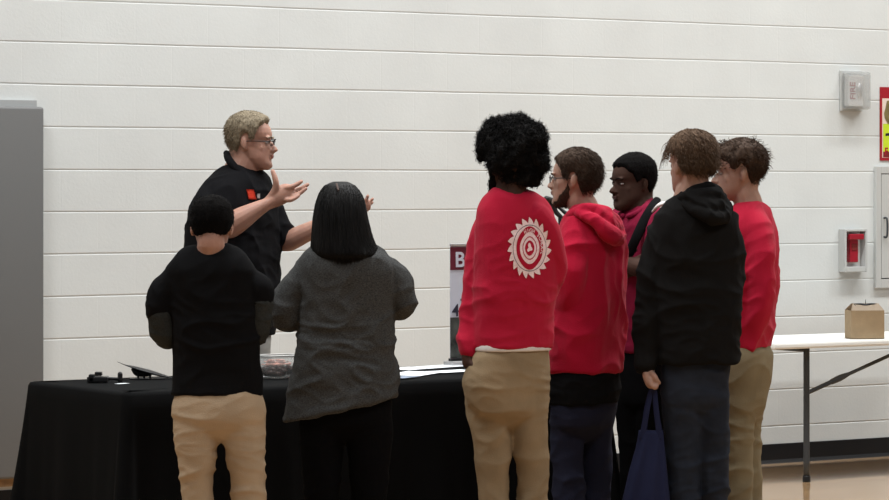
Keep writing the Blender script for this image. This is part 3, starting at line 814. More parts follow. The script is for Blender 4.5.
# orange sticker & white badge on chest
bv = surf_bvh(sh)
def decal(fig, bv, px0, px1, py0, py1, m, name, off=.003, n=6, skew=0):
    b = bmesh.new(); g = []
    for j in range(n + 1):
        row = []
        for i in range(n + 1):
            x = px0 + (px1 - px0) * i / n + skew * j / n; y = py0 + (py1 - py0) * j / n
            o = Vector((0, 0, CAMH)); d = (fig.w(x, y) - o).normalized()
            hit, nr, _, _ = bv.ray_cast(o, d)
            if hit is None: hit, nr = fig.w(x, y), -d
            row.append(b.verts.new(hit + (nr if nr.dot(d) < 0 else -nr) * off))
        g.append(row)
    for j in range(n):
        for i in range(n): b.faces.new((g[j][i], g[j][i + 1], g[j + 1][i + 1], g[j + 1][i]))
    bmesh.ops.solidify(b, geom=b.faces[:], thickness=.001)
    return obj(name, b, m, fig.root, True)
decal(f, bv, 246, 253.5, 189.5, 199.5, M['orange'], 'orange_sticker', skew=2.5)
decal(f, bv, 256.5, 259.5, 193.5, 198.5, M['white_cloth'], 'white_badge')
trousers(f, M['grey_trouser'], [(322, 196, 264), (335, 194, 268.5), (362, 194, 268), (385, 196, 268)], 55,
         [[(214, 385, -.05, .092), (214, 440, -.06, .075), (215, 525, -.06, .055)], [(246, 385, .07, .092), (248, 440, .08, .075), (249, 525, .08, .055)]], leg_w(1))
f.shoes([(215, -.06), (249, .08)], 60); f.body()
# glasses
g = bmesh.new()
H = f.H
for sg in (-1, 1):
    ring = [H((sg * .034 + .020 * math.cos(a), .101 - .010 * abs(math.cos(a) * .5 + .5 * sg) , .113 + .0135 * math.sin(a))) for a in [2 * PI * k / 20 for k in range(21)]]
    add_tube(g, ring, [.0016] * 21, seg=6, sub=1)
    add_tube(g, [H((sg * .054, .094, .119)), H((sg * .072, .07, .118)), H((sg * .081, .0, .116)), H((sg * .081, -.02, .108))], [.0026, .0024, .002, .002], seg=8)
    add_tube(g, [H((sg * .016, .105, .1275)), H((sg * .034, .103, .129)), H((sg * .054, .094, .122))], [.0026] * 3, seg=8)
add_tube(g, [H((-.014, .103, .117)), H((0, .107, .119)), H((.014, .103, .117))], [.002] * 3, seg=8)
go = obj('glasses', g, M['frame_dark'], f.root, True)

# ---------- B: boy in black shirt
f = Fig('person', 'short-haired boy in black shirt over grey sleeves and light khaki trousers, back turned', 268, 218)
W = f.w
f.head(212, 229.5, 178, .92, pitch=14, skin='skin', neck=(212, 247, .02), nr=.056)
f.hair([(0, .186), (60, .165), (72, .115), (88, .128), (100, .095), (120, .062), (180, .045)], .012, 'hair_black', .0015, 70, fuzz=3500, fl=.010, fr_=.0010)
rgB = [(242, 202, 222), (245, 193, 231), (251, 181, 242), (260, 172, 252), (271, 166, 257), (280, 166, 256), (305, 168, 258), (330, 171, 260), (350, 173, 262), (375, 173, 262), (395, 171, 263)]
armL = [(184, 268, 0, .042), (172, 284, 0, .053), (162, 297, 0, .057), (160, 309, 0, .055)]
armR = [(238, 267, 0, .042), (248, 281, 0, .053), (258, 290, 0, .056), (259, 298, 0, .054)]
foreL = [(160, 300, 0, .050), (161, 318, 0, .050), (165, 335, .03, .052), (170, 338, .10, .044), (182, 334, .20, .034), (192, 330, .27, .028)]
foreR = [(259, 290, 0, .050), (260, 312, 0, .048), (256, 331, .02, .050), (250, 334, .10, .044), (238, 330, .20, .034), (228, 328, .27, .028)]
under(f, rgB, 178, [armL, armR]);
for q in (foreL, foreR): f.tube(f.bm, q, -.012)
f.hand(f.bm, W(192, 330, .27), W(205, 326, .36), (0, 0, -1), .4, thumb=-1); f.hand(f.bm, W(228, 328, .27), W(216, 325, .36), (0, 0, -1), .4)
garment(f, 't_shirt', M['black_cotton'], rgB, 178, [armL, armR], disp=wrinkle(.008, (4, 4, 8), 5))
for q, nm in ((foreL, 'sleeve'), (foreR, 'sleeve')):
    b = bmesh.new(); f.tube(b, q[:5]); o = fuse(nm, b, .005, 3, M['grey_sleeve'], f.root, wrinkle(.006, (9, 9, 14), 6)); o['label'] = 'grey long sleeve from under the black shirt'
trousers(f, M['khaki_light'], [(370, 182, 254), (385, 177, 259), (397, 173, 264), (410, 171, 267), (420, 173, 266)], 178,
         [[(196, 415, 0, .088), (197, 435, 0, .088), (197, 462, -.01, .070), (197, 500, 0, .060), (198, 588, 0, .052)], [(244, 415, 0, .082), (244, 435, 0, .082), (246, 462, -.01, .070), (249, 500, 0, .064), (250, 588, 0, .054)]], leg_w(2, .012))
f.shoes([(198, 0), (250, 0)], 178); f.body()

# ---------- C: woman
f = Fig('person', 'woman with long straight black hair and heather grey sweater, back turned', 262, 345)
W = f.w
f.head(340, 220, 174, .90, pitch=2, skin='skin', neck=(342, 246, -.0), nr=.054)
rgC = [(240, 328, 358), (244, 314, 372), (251, 304, 384), (260, 298, 392), (272, 296, 397), (295, 298, 396), (320, 298, 395), (345, 296, 396), (370, 292, 398), (388, 290, 399), (398, 290, 399)]
aL = [(314, 266, 0, .046), (298, 284, 0, .060), (287, 300, 0, .060), (285, 314, 0, .054), (289, 320, .05, .050), (298, 316, .14, .042), (308, 310, .22, .034)]
aR = [(379, 264, 0, .046), (394, 278, 0, .058), (401, 292, 0, .057), (404, 303, 0, .052), (399, 308, .05, .048), (390, 304, .14, .040), (380, 300, .22, .034)]
under(f, rgC, 176, [aL, aR], .66)
f.hand(f.bm, W(308, 310, .22), W(320, 306, .30), (0, 0, -1), .4, .9, -1); f.hand(f.bm, W(380, 300, .22), W(368, 300, .30), (0, 0, -1), .4, .9)
b = bmesh.new(); f.rings(b, rgC, 176, .66, dr=.001)
for q in (aL[:6], aR[:6]): f.tube(b, q)
for v in b.verts:      # uneven hem, longer at the left corner
    py = HY - (v.co.z - CAMH) * f.p; px = v.co.x * f.p + CX
    if py > 345:
        t_ = min(1.3, (py - 345) / 53); k_ = max(0, (392 - px) / 100)
        v.co.z -= t_ * t_ * k_ ** 1.25 * 24 / f.p; v.co.x -= t_ ** 3 * k_ ** 2 * 8 / f.p
fuse('sweater', b, .0065, 7, M['heather'], f.root, wrinkle(.011, (5, 5, 9), 8, .8, 1.2, .7))
trousers(f, M['black_trouser'], [(370, 302, 388), (390, 299, 391), (405, 298, 393), (422, 300, 392)], 176,
         [[(322, 425, 0, .092), (322, 470, 0, .078), (323, 580, 0, .052)], [(370, 425, 0, .092), (369, 470, 0, .078), (368, 580, 0, .052)]], leg_w(3, .006))
# long hair: back sheet plus ridged locks
b = bmesh.new()
rgH = [(181.5, 334, 347, .0), (184, 327, 353, -.005), (190, 321.5, 359, -.01), (200, 317, 364, -.015), (215, 314, 367, -.02), (232, 312.5, 371, -.022), (246, 311.5, 376, -.020), (254, 311.5, 382, -.014), (258, 314, 382, -.008), (262, 322, 375, .01)]
f.rings(b, rgH, 176, .92, n=48, e=.95)
def hd(p, n):
    a = p.x * 95 + noise.noise(Vector((p.x * 8, p.y * 8, p.z * 2.5))) * 3
    k = max(0, min(1, (1.48 - p.z) / .20))
    return .0018 * k * math.sin(a) + .0015 * k * noise.noise(Vector((p.x * 160, p.y * 160, p.z * 8)))
hr = fuse('hair', b, .0045, 4, M['hair_long'], f.root, hd)
st = []
RH = [Vector((r[0], r[1], r[2])) for r in rgH]; DH = [Vector((r[3], 0, 0)) for r in rgH]
def hsurf(t, th, o):
    q = crom(RH, t); dy = crom(DH, t).x; hw = (q.z - q.y) / 2 / f.p + o
    return W((q.y + q.z) / 2, q.x, dy) + Vector((math.cos(th) * hw, -math.sin(th) * hw * .92, 0))
for i in range(3200):
    th = random.uniform(-.5, PI + .5); t0 = random.uniform(.02, .75); t1 = random.uniform(.86, .93); o = random.uniform(-.003, .0025); dth = random.uniform(-.05, .05)
    pts = [hsurf(t0 + (t1 - t0) * k / 7, th + dth * k / 7, o if k else -.004) for k in range(8)]
    d = pts[-1] - pts[-2]; pts.append(pts[-1] + d.normalized() * random.uniform(.006, .034) + Vector((0, 0, -random.uniform(0, .022))))
    st.append(pts)
strands_obj('hair_lock', st, .0013, M['hair_long'], f.root)
b = bmesh.new(); f.tube(b, [(337, 184, -.045, .003), (338, 187, -.066, .003), (339, 190, -.080, .002)]); o = obj('hair_streak', b, M['hair_paler'], f.root, True)  # thin brown streak on the crown, paler than the hair
f.shoes([(323, 0), (368, 0)], 178); f.body()

# ---------- D: afro boy, red shirt with saw-blade print
f = Fig('person', 'boy with big black afro and red long-sleeved shirt printed with white saw blade', 252, 510)
W = f.w
f.head(508.5, 168, -147, 1.0, pitch=0, skin='skin_dark', neck=(510, 194, -.02), nr=.062, lip='lip_dark')
b = bmesh.new()
for (q, r) in (((515, 152, -.01), .112), ((497, 141, .0), .072), ((530, 141, -.02), .074), ((532, 162, -.02), .064), ((504, 158, -.05), .072), ((510, 133, 0), .070), ((487, 148, .02), .038), ((484, 155, .03), .026), ((522, 170, -.03), .066), ((521, 128, 0), .050), ((538, 150, 0), .044), ((510, 172, -.04), .055), ((495, 128, .02), .040), ((529, 178, -.02), .040)):
    add_ell(b, W(*q), (r, r, r))
def afd(p, n):
    k = noise.noise(p * 18) * .018 + noise.noise(p * 38) * .012 + noise.noise(p * 90) * .005
    return k
af = fuse('hair', b, .005, 3, M['afro'], f.root, afd)
st = []; vs = af.data.vertices
for i in range(5200):
    v = vs[random.randrange(len(vs))]; p = v.co.copy(); n = v.normal.copy()
    if p.z < W(0, 186).z: continue
    t1 = n.orthogonal().normalized(); t2 = n.cross(t1); ph = random.random() * 6.28; r = random.uniform(.002, .005); L = random.uniform(.006, .020) * (1.5 if random.random() < .08 else 1)
    n = (n + Vector((random.uniform(-.5, .5), random.uniform(-.5, .5), random.uniform(-.4, .6)))).normalized()
    st.append([p - n * .004 + n * (L + .004) * k / 7 + (t1 * math.cos(ph + k * 1.3) + t2 * math.sin(ph + k * 1.3)) * r for k in range(8)])
strands_obj('hair_curls', st, .0014, M['afro'], f.root)
f.hair([], .010, 'hair_black', .002, 90, name='beard', seed=4, mask=bmask, fuzz=1500, fl=.012, fr_=.0010, flow=(0, .2, -.6))
rgD = [(188, 494, 525, -.01), (194, 486, 538, -.005), (200, 481, 546), (210, 477, 552), (225, 476, 556), (250, 475, 558), (280, 474, 557), (310, 473, 554), (335, 472, 552), (347, 472, 551)]
aDl = [(498, 212, .02, .058), (487, 232, .03, .066), (480, 262, .03, .062), (476, 292, .02, .056), (472, 318, .0, .050), (469, 340, -.03, .044), (468, 348, -.04, .040)]
aDr = [(535, 216, -.03, .060), (546, 236, .0, .064), (553, 262, .05, .058), (549, 288, .08, .05), (538, 300, .16, .046), (524, 306, .24, .04)]
under(f, rgD, -150, [aDl, aDr], .66)
f.tube(f.bm, [(469, 335, -.03, .030), (468, 352, -.045, .027), (468.5, 362, -.05, .026)])
f.hand(f.bm, W(468.5, 358, -.05), W(474, 392, -.06), (1, .3, 0), .15, 1)
f.hand(f.bm, W(524, 306, .24), W(510, 308, .30), (0, 0, -1), .4)
shD = garment(f, 'shirt', M['red_cotton'], rgD, -150, [aDl, aDr], .66, disp=wrinkle(.011, (4.5, 4.5, 6), 11, 1.0, 1.3, .35))
b = bmesh.new(); f.tube(b, [(493, 192, .01, .006), (498, 191, -.045, .007), (510, 191.5, -.060, .006), (520, 192, -.045, .007), (526, 193, .01, .006)], seg=8); obj('collar', b, M['red_cotton'], f.root, True)
b = bmesh.new(); f.rings(b, [(340, 475, 549), (346, 473, 551), (350.5, 473, 551)], -150, .66); o = fuse('undershirt_hem', b, .004, 2, M['white_cloth'], f.root); o['label'] = 'white undershirt hem below red shirt'
trousers(f, M['khaki'], [(336, 483, 543), (346, 477, 547), (356, 471, 549.5), (375, 463, 550), (395, 465, 549), (408, 470, 548)], -150,
         [[(487, 375, 0, .094), (489, 405, 0, .094), (492, 436, 0, .079), (493, 465, 0, .068), (494, 500, 0, .064), (496, 570, 0, .056)], [(527, 375, .02, .088), (528, 405, .02, .080), (530, 440, .02, .072), (532, 470, .02, .064), (532, 500, .02, .063), (533, 570, .02, .056)]], leg_w(4, .014))
b = bmesh.new(); f.tube(b, [(477, 352, -.085, .0035), (476, 364, -.10, .004), (472, 377, -.095, .004), (465, 382, -.06, .0035)], seg=8); obj('pocket_welt', b, M['khaki'], f.root, True)
f.shoes([(496, 0), (533, .02)], -160); f.body()
# saw-blade print projected on the shirt back
bv = surf_bvh(shD)
cS = W(528.5, 247.5); axx = Vector((1, 0, 0)); az = Vector((0, 0, 1))
rx, rz = 22.0 / f.p, 30.5 / f.p
def onback(x, z, off):
    q = cS + axx * x * rx + az * z * rz + Vector((0, -.6, 0))
    h, n, _, _ = bv.ray_cast(q, Vector((0, 1, 0)))
    if h is None: h, n = q + Vector((0, .5, 0)), Vector((0, -1, 0))
    if n.y > 0: n = -n
    return h + n * off
def ring_decal(r0, r1f, m, name, off, nr=8, na=150, r0f=None):
    b = bmesh.new(); g = []
    for i in range(na):
        a = 2 * PI * i / na; row = []
        ra = r0f(a) if r0f else r0; rb = r1f(a)
        for j in range(nr + 1):
            r = ra + (rb - ra) * j / nr; row.append(b.verts.new(onback(r * math.cos(a), r * math.sin(a), off)))
        g.append(row)
    for i in range(na):
        A_, B_ = g[i], g[(i + 1) % na]
        for j in range(nr): b.faces.new((A_[j], B_[j], B_[j + 1], A_[j + 1]))
    return obj(name, b, m, f.root, True)
NT = 19
def tooth(a):
    t = (a / (2 * PI) * NT) % 1
    t2 = t / .82
    return .79 + .22 * t2 ** .8 if t < .82 else 1.01 - (t - .82) / .18 * .22
pr_ = ring_decal(.08, tooth, M['print_white'], 'saw_blade_print', .0035, 10, 252, )
ring_decal(.735, lambda a: .757, M['print_grey'], 'print_ring', .0045, 2)
oval = lambda r: (lambda a: r * (1 + .10 * abs(math.sin(a)) ** 10) * (1 - .06 * abs(math.cos(a)) ** 2))
ring_decal(0, oval(.64), M['red_cotton'], 'print_ring', .0045, 4, r0f=oval(.47))
ring_decal(0, oval(.345), M['red_cotton'], 'print_ring', .0045, 2, r0f=oval(.315))
ring_decal(0, oval(.225), M['red_cotton'], 'print_centre', .0045, 5, 60, r0f=lambda a: .005)
ring_decal(0, lambda a: .08 + .035 * math.cos(3 * a + 1) + .05 * abs(math.sin(a)), M['print_white'], 'print_emblem', .0052, 3, 60, r0f=lambda a: .004)
txt = 'HIGH SCHOOL'
V_ = []; F_ = []
for i, ch in enumerate(txt):
    if ch == ' ': continue
    me = text_mesh(ch, .19, True, 0); a = math.radians(112 - i * 13.0)
    base = len(V_)
    for vt in me.vertices:
        r = .560 + vt.co.y; aa = a - vt.co.x * .85 / .55
        V_.append(onback(r * math.cos(aa), r * math.sin(aa), .0055))
    F_ += [tuple(base + k for k in p.vertices) for p in me.polygons]; bpy.data.meshes.remove(me)
me = bpy.data.meshes.new('print_lettering'); me.from_pydata([tuple(v) for v in V_], [], F_); finish(bpy.data.objects.new('print_lettering', me), M['print_white'], f.root, False)

# ---------- E: bespectacled boy in red hoodie
f = Fig('person', 'brown-haired boy with glasses and red hoodie over dark trousers facing left', 243, 590)
W = f.w
f.head(574.5, 181, -106, .97, pitch=0, skin='skin_pale', neck=(584, 208, .0), nr=.060)
f.brows('hair_brown')
f.hair([(0, .180), (30, .176), (50, .155), (62, .110), (76, .098), (84, .135), (102, .135), (112, .080), (124, .045), (180, .022)], lambda q, a: .010 + (.008 * max(0, min(1, (q.z - .03) / .05, (.19 - q.z) / .04))) * max(0, min(1, (a - 100) / 30)) + .006 * max(0, min(1, (q.z - .15) / .04)), 'hair_brown', .002, 60, seed=3, fuzz=6500, fl=.022, fr_=.0012)
f.hair([], .0020, 'hair_brown', .001, 90, name='beard', seed=4, mask=bmask, fuzz=1500, fl=.008, fr_=.0008, flow=(0, .2, -.8), vox=.003)
rgE = [(204, 574, 600, -.01), (211, 566, 612, -.01), (220, 560, 619), (235, 556, 624), (265, 553, 626), (300, 551, 626), (335, 549, 625), (358, 548, 623), (371, 549, 622)]
aEl = [(582, 216, -.05, .050), (576, 230, -.09, .064), (572, 252, -.12, .066), (570, 275, -.15, .062), (568, 300, -.12, .056), (562, 318, -.03, .05), (548, 322, .08, .044), (536, 322, .16, .038)]
aEr = [(605, 226, .12, .066), (600, 260, .16, .062), (590, 295, .18, .056), (575, 312, .22, .05), (556, 318, .26, .040)]
under(f, rgE, -130, [aEl, aEr], .66)
f.hand(f.bm, W(536, 322, .16), W(522, 322, .20), (0, 0, -1), .4); f.hand(f.bm, W(556, 318, .26), W(540, 318, .28), (0, 0, -1), .4, 1, -1)
garment(f, 'hoodie', M['red_fleece'], rgE, -130, [aEl, aEr], .66, disp=wrinkle(.013, (4.5, 4.5, 5), 15))
b = bmesh.new()
f.tube(b, [(566, 220, -.02, .016), (572, 213, -.085, .022), (588, 209, -.11, .026), (604, 214, -.09, .030), (612, 222, -.03, .032), (610, 218, .05, .028), (596, 210, .09, .02)], seg=14)
f.tube(b, [(578, 213, -.12, .018), (594, 221, -.155, .026), (606, 232, -.14, .036), (615, 238, -.09, .034), (618, 234, -.02, .03)], seg=14)
f.tube(b, [(598, 214, -.11, .035), (608, 224, -.09, .042), (614, 228, -.04, .036)], seg=14)
fuse('hood', b, .005, 4, M['red_fleece'], f.root, wrinkle(.006, (8, 8, 8), 4))
b = bmesh.new(); f.rings(b, [(358, 556, 614), (374, 550, 619), (387, 548, 620), (403, 548, 619)], -130, .68); o = fuse('undershirt', b, .006, 4, M['black_cotton'], f.root, wrinkle(.006, (6, 6, 9), 16)); o['label'] = 'black undershirt below red hoodie'
trousers(f, M['navy_trouser'], [(370, 556, 613), (388, 553, 615), (405, 550, 617), (422, 551, 615)], -130,
         [[(567, 420, -.04, .072), (567, 450, -.04, .070), (569, 500, -.04, .066), (570, 558, -.04, .058)], [(598, 420, .05, .070), (597, 450, .05, .064), (596, 500, .05, .060), (596, 558, .05, .056)]], leg_w(5, .014))
f.shoes([(570, -.04), (596, .05)], -120); f.body()
g = bmesh.new(); H = f.H
for sg in (-1, 1):
    ring = [H((sg * .034 + .019 * math.cos(a), .103 - .010 * abs(math.cos(a) * .5 + .5 * sg), .113 + .015 * math.sin(a))) for a in [2 * PI * k / 20 for k in range(21)]]
    add_tube(g, ring, [.0026] * 21, seg=6, sub=1)
    add_tube(g, [H((sg * .054, .096, .119)), H((sg * .072, .07, .118)), H((sg * .081, .0, .116)), H((sg * .081, -.02, .108))], [.0028, .0024, .002, .002], seg=8)
add_tube(g, [H((-.014, .103, .117)), H((0, .108, .119)), H((.014, .103, .117))], [.002] * 3, seg=8)
obj('glasses', g, M['frame_dark'], f.root, True)

# ---------- F: boy in crimson polo
f = Fig('person', 'dark-skinned boy in crimson polo with black shoulder strap standing behind the hoodies', 232, 645)
W = f.w
f.head(633, 184.5, -62, 1.0, pitch=4, skin='skin_dark', neck=(641, 209, 0), nr=.066, jaw=1.18, lip='lip_dark')
f.hair([(0, .176), (30, .172), (55, .150), (66, .105), (80, .110), (92, .135), (108, .085), (125, .055), (180, .035)], .012, 'hair_black', .001, 90, seed=5, fuzz=3500, fl=.006, fr_=.0010)
f.brows('hair_black')
rgF = [(206, 630, 655), (213, 620, 664), (224, 614, 672), (245, 611, 676), (275, 610, 677), (310, 611, 676), (345, 613, 675), (352, 614, 674)]
aFl = [(650, 216, -.08, .055), (653, 230, -.13, .066), (655, 243, -.16, .068), (654, 254, -.19, .062), (652, 260, -.19, .058)]
aFr = [(622, 224, .10, .066), (618, 245, .12, .062), (619, 262, .10, .058)]
ffl = [(652, 256, -.19, .046), (648, 266, -.20, .046), (638, 267, -.215, .042), (626, 263, -.18, .034), (618, 260, -.14, .028)]
ffr = [(619, 258, .10, .046), (618, 275, .06, .046), (620, 276, -.04, .036), (625, 270, -.13, .028)]
under(f, rgF, -60, [aFl, aFr], .7)
f.tube(f.bm, ffl); f.tube(f.bm, ffr)
f.hand(f.bm, W(618, 260, -.14), W(606, 256, -.08), (0, 1, 0), .3); f.hand(f.bm, W(625, 270, -.13), W(634, 265, -.19), (0, 1, 0), .3)
garment(f, 'polo_shirt', M['crimson'], rgF, -60, [aFl, aFr], .7, disp=wrinkle(.008, (5, 5, 6), 21))
b = bmesh.new(); f.tube(b, [(650, 200, -.02, .013), (645, 206, -.075, .015), (636, 213, -.10, .015), (627, 216, -.09, .012)], seg=12); f.tube(b, [(650, 200, .02, .013), (636, 204, .07, .015), (624, 212, .01, .013), (622, 216, -.05, .012)], seg=12); fuse('collar', b, .004, 2, M['crimson'], f.root)
b = bmesh.new(); f.tube(b, [(657, 199, -.035, .016), (650, 208, -.13, .022), (641, 222, -.175, .022), (633, 238, -.20, .021), (627, 252, -.19, .020)], seg=12, flat=.4, fdir=(0, -1, .3)); obj('shoulder_strap', b, M['black_cotton'], f.root, True)
b = bmesh.new(); f.tube(b, [(650, 211, -.175, .006), (656, 205, -.185, .014), (664, 203, -.165, .016), (671, 205, -.12, .010)], seg=10, flat=.6, fdir=(0, 0, 1)); o = obj('shoulder_piping', b, M['white_cloth'], f.root, True); o['label'] = 'white shoulder panel'
trousers(f, M['black_trouser'], [(346, 615, 672), (375, 614, 672), (400, 615, 670)], -60,
         [[(633, 400, .02, .078), (634, 450, .02, .066), (636, 535, .02, .055)], [(652, 400, -.06, .078), (652, 450, -.06, .066), (653, 535, -.06, .055)]], leg_w(6, .006))
f.shoes([(636, .02), (653, -.06)], -60); f.body()

# ---------- G: black hoodie
f = Fig('person', 'boy in black hoodie and dark jeans carrying a navy tote bag, back turned', 248, 697)
W = f.w
f.head(690.5, 168, -148, 1.0, pitch=2, skin='skin_pale', neck=(690, 194, -.01), nr=.060)
def thG(q, a): return .006 + .014 * max(0, min(1, (q.z - .055) / .06)) + .008 * max(0, min(1, (q.z - .16) / .05))
f.hair([(0, .186), (40, .180), (60, .165), (74, .145), (84, .148), (102, .140), (113, .090), (125, .070), (150, .058), (180, .058)], thG, 'hair_mid', .003, 45, seed=8, fuzz=6000, fl=.026, fr_=.0012)
st = []
for i in range(520):   # swept tufts
    a = random.uniform(-PI, PI); zz = random.uniform(.14, .235)
    rr = math.sqrt(max(.02, 1 - ((zz - .13) / .115) ** 2))
    q = Vector((math.sin(a) * .088 * rr, math.cos(a) * .104 * rr - .004, zz))
    out = Vector((q.x, q.y, 0)).normalized()
    L = random.uniform(.02, .045); sw = Vector((0, .5 if q.y > 0 else -.2, 0))
    st.append([f.H(q + (out * .5 + sw * .6 + Vector((0, 0, .45 - 1.3 * t * t))) * L * t * 1.3) for t in [k / 5 for k in range(6)]])
for i in range(16):    # long front tufts
    q = Vector((random.uniform(.01, .05), .075 + random.uniform(-.01, .01), .195 + random.uniform(-.01, .015)))
    st.append([f.H(q + Vector((random.uniform(-.008, .008), .05 * t, .02 * t - .055 * t * t))) for t in [k / 6 * 1.1 for k in range(7)]])
strands_obj('hair_tufts', st, .0014, M['hair_mid'], f.root)
rgG = [(192, 677, 708, -.01), (200, 668, 722, -.01), (210, 658, 733), (222, 652, 739), (245, 650, 742), (275, 650, 742), (305, 651, 741), (335, 653, 740), (355, 655, 740), (363, 656, 739)]
aGl = [(674, 220, 0, .060), (663, 238, -.01, .070), (658, 255, -.01, .072), (654, 275, -.02, .068), (650, 300, -.02, .062), (647, 325, -.03, .056), (645, 350, -.04, .050), (645, 362, -.05, .044)]
aGr = [(718, 220, 0, .060), (725, 236, .01, .068), (729, 250, .02, .066), (730, 280, .05, .060), (727, 310, .08, .055), (718, 318, .16, .05), (706, 314, .24, .04)]
under(f, rgG, -165, [aGl, aGr], .66)
f.tube(f.bm, [(645, 355, -.045, .030), (646, 366, -.05, .027), (647, 370, -.055, .028)])
garment(f, 'hoodie', M['hoodie_black'], rgG, -165, [aGl, aGr], .66, disp=wrinkle(.011, (4.5, 4.5, 6), 25))
b = bmesh.new(); f.tube(b, [(645, 361, -.05, .041), (645.5, 367, -.053, .038)], caps=False); fuse('cuff', b, .004, 2, M['hoodie_black'], f.root)
b = bmesh.new()
f.tube(b, [(679, 203, .02, .016), (683, 198, -.06, .024), (697, 196, -.10, .028), (713, 195, -.08, .030), (720, 201, -.01, .028), (712, 199, .06, .022)], seg=14)
f.tube(b, [(684, 205, -.09, .020), (698, 212, -.13, .028), (712, 217, -.13, .032), (722, 215, -.08, .030), (725, 207, -.02, .026)], seg=14)
f.tube(b, [(694, 202, -.10, .034), (708, 206, -.11, .040), (718, 207, -.07, .034)], seg=14)
f.tube(b, [(681, 200, -.03, .016), (690, 192, -.07, .018), (704, 188, -.06, .02), (716, 190, -.02, .020), (722, 198, .02, .018)], seg=14)
fuse('hood', b, .005, 4, M['hoodie_black'], f.root, wrinkle(.007, (8, 8, 8), 9))
trousers(f, M['jeans'], [(345, 666, 728), (365, 661, 731), (385, 660, 729), (400, 661, 729)], -165,
         [[(682, 395, 0, .088), (682, 425, 0, .080), (683, 460, 0, .068), (684, 500, 0, .064), (685, 562, 0, .056)], [(710, 395, .02, .076), (712, 425, .02, .070), (714, 460, .02, .062), (715, 500, .02, .058), (715, 562, .02, .054)]], leg_w(7, .014))
# hand gripping the bag straps
palm0 = W(647, 369, -.055)
add_tube(f.bm, [W(646.5, 367, -.055), W(646.5, 374, -.06), W(648, 380, -.065)], [.027, .034, .033], flat=.55, fdir=(1, -.4, 0), seg=16)
for j, (dy, xx, yy) in enumerate(((-.088, 0, 0), (-.070, .8, .6), (-.052, .6, .4), (-.036, 0, 0))):
    fing(f.bm, [(648 + xx, 378, dy), (650 + xx, 383.5 + yy, dy - .008), (653.5 + xx, 386 + yy, dy - .006), (655.5, 383.5 + yy, dy), (654, 381, dy + .004)], [.0105, .0102, .0095, .0085, .007])
fing(f.bm, [(649, 371, -.075), (653, 375, -.088), (655.5, 379, -.088), (658, 381.5, -.08)], [.014, .0115, .0100, .008])
f.shoes([(685, 0), (715, .02)], -170); f.body()
# tote bag
t = thing('tote_bag', 'navy blue cloth tote bag hanging from the black-hooded boy\'s hand', 'bag', W(646, 515, -.06))
b = bmesh.new(); rg = []
for (py, xl, xr, dd) in ((429, 638, 662, .014), (445, 635, 663.5, .028), (470, 628, 666, .045), (500, 621, 669, .055), (513, 620, 669, .050), (516, 623, 667, .035)):
    R = []
    for k in range(48):
        a = 2 * PI * k / 48; ca, sa = math.cos(a), math.sin(a)
        c = W((xl + xr) / 2, py, -.065); hw = (xr - xl) / 2 / f.p
        fold = .006 * math.sin(ca * 9 + py * .04) * (1 if py > 432 else .2)
        R.append(c + Vector((math.copysign(abs(ca) ** .7, ca) * hw, math.copysign(abs(sa) ** .7, sa) * (dd + fold), 0)))
    rg.append(R)
b2 = []
for i in range(len(rg) - 1):
    for j in range(4): b2.append([rg[i][k].lerp(rg[i + 1][k], j / 4) for k in range(48)])
b2.append(rg[-1])
add_loft(b, b2); obj('bag_body', b, M['tote'], t, True)
for dy, x0, x1 in ((-.08, 641, 658), (-.05, 643, 660)):
    b = bmesh.new(); f.tube(b, [(x0, 436, dy, .012), (646, 408, dy + .005, .011), (650, 390, -.066, .010), (652, 382.5, -.066, .009), (653.5, 390, -.066, .010), (655, 408, dy + .005, .011), (x1, 436, dy, .012)], seg=10, flat=.28, fdir=(0, -1, .15)); obj('handle', b, M['tote'], t, True)

# ---------- H: red shirt at right
f = Fig('person', 'curly brown-haired boy in plain red shirt and khaki trousers, rightmost of the group', 238, 748)
W = f.w
f.head(739, 174.5, -92, 1.0, pitch=3, skin='skin_pale', neck=(748, 203, 0), nr=.058)
f.brows('hair_dark')
f.hair([(0, .172), (30, .168), (52, .150), (64, .120), (76, .118), (84, .138), (103, .138), (113, .085), (128, .050), (180, .028)], lambda q, a: .008 + .018 * max(0, min(1, (q.z - .09) / .07)), 'hair_dark', .005, 45, seed=12, fuzz=4000, fl=.018, fr_=.0012)
st = []
for i in range(620):
    a = random.uniform(-PI, PI); zz = random.uniform(.155, .245) if random.random() < .75 else random.uniform(.13, .19)
    rr = math.sqrt(max(.02, 1 - ((zz - .13) / .130) ** 2))
    q = Vector((math.sin(a) * .088 * rr, math.cos(a) * .108 * rr - .004, zz))
    out = (Vector((q.x, q.y, (zz - .13) * .9))).normalized(); t1 = out.orthogonal().normalized(); t2 = out.cross(t1)
    L = random.uniform(.016, .040); ph = random.random() * 6.3
    if q.y < -.05 and zz > .16: L *= 1.35
    st.append([f.H(q + out * L * t + (t1 * math.cos(ph + t * 5) + t2 * math.sin(ph + t * 5)) * .007 * t - Vector((0, 0, .014 * t * t))) for t in [k / 7 for k in range(8)]])
for i in range(110):   # fringe falling over forehead
    q = Vector((random.uniform(-.06, .06), .088, .19 + random.uniform(-.015, .02)))
    st.append([f.H(q + Vector((random.uniform(-.01, .01) * t, .028 * t, .012 * t - random.uniform(.035, .05) * t * t)) ) for t in [k / 6 for k in range(7)]])
strands_obj('hair_curls', st, .0017, M['hair_dark'], f.root)
rgH2 = [(201, 736, 759, 0), (207, 730, 766), (216, 724, 771), (230, 719, 775), (255, 716, 777), (285, 716, 776), (315, 718, 774), (335, 719, 773), (348, 720, 772)]
aHl = [(750, 214, -.05, .045), (753, 226, -.09, .060), (756, 248, -.12, .064), (757, 278, -.13, .060), (755, 305, -.13, .054), (748, 328, -.10, .047), (742, 342, -.09, .041)]
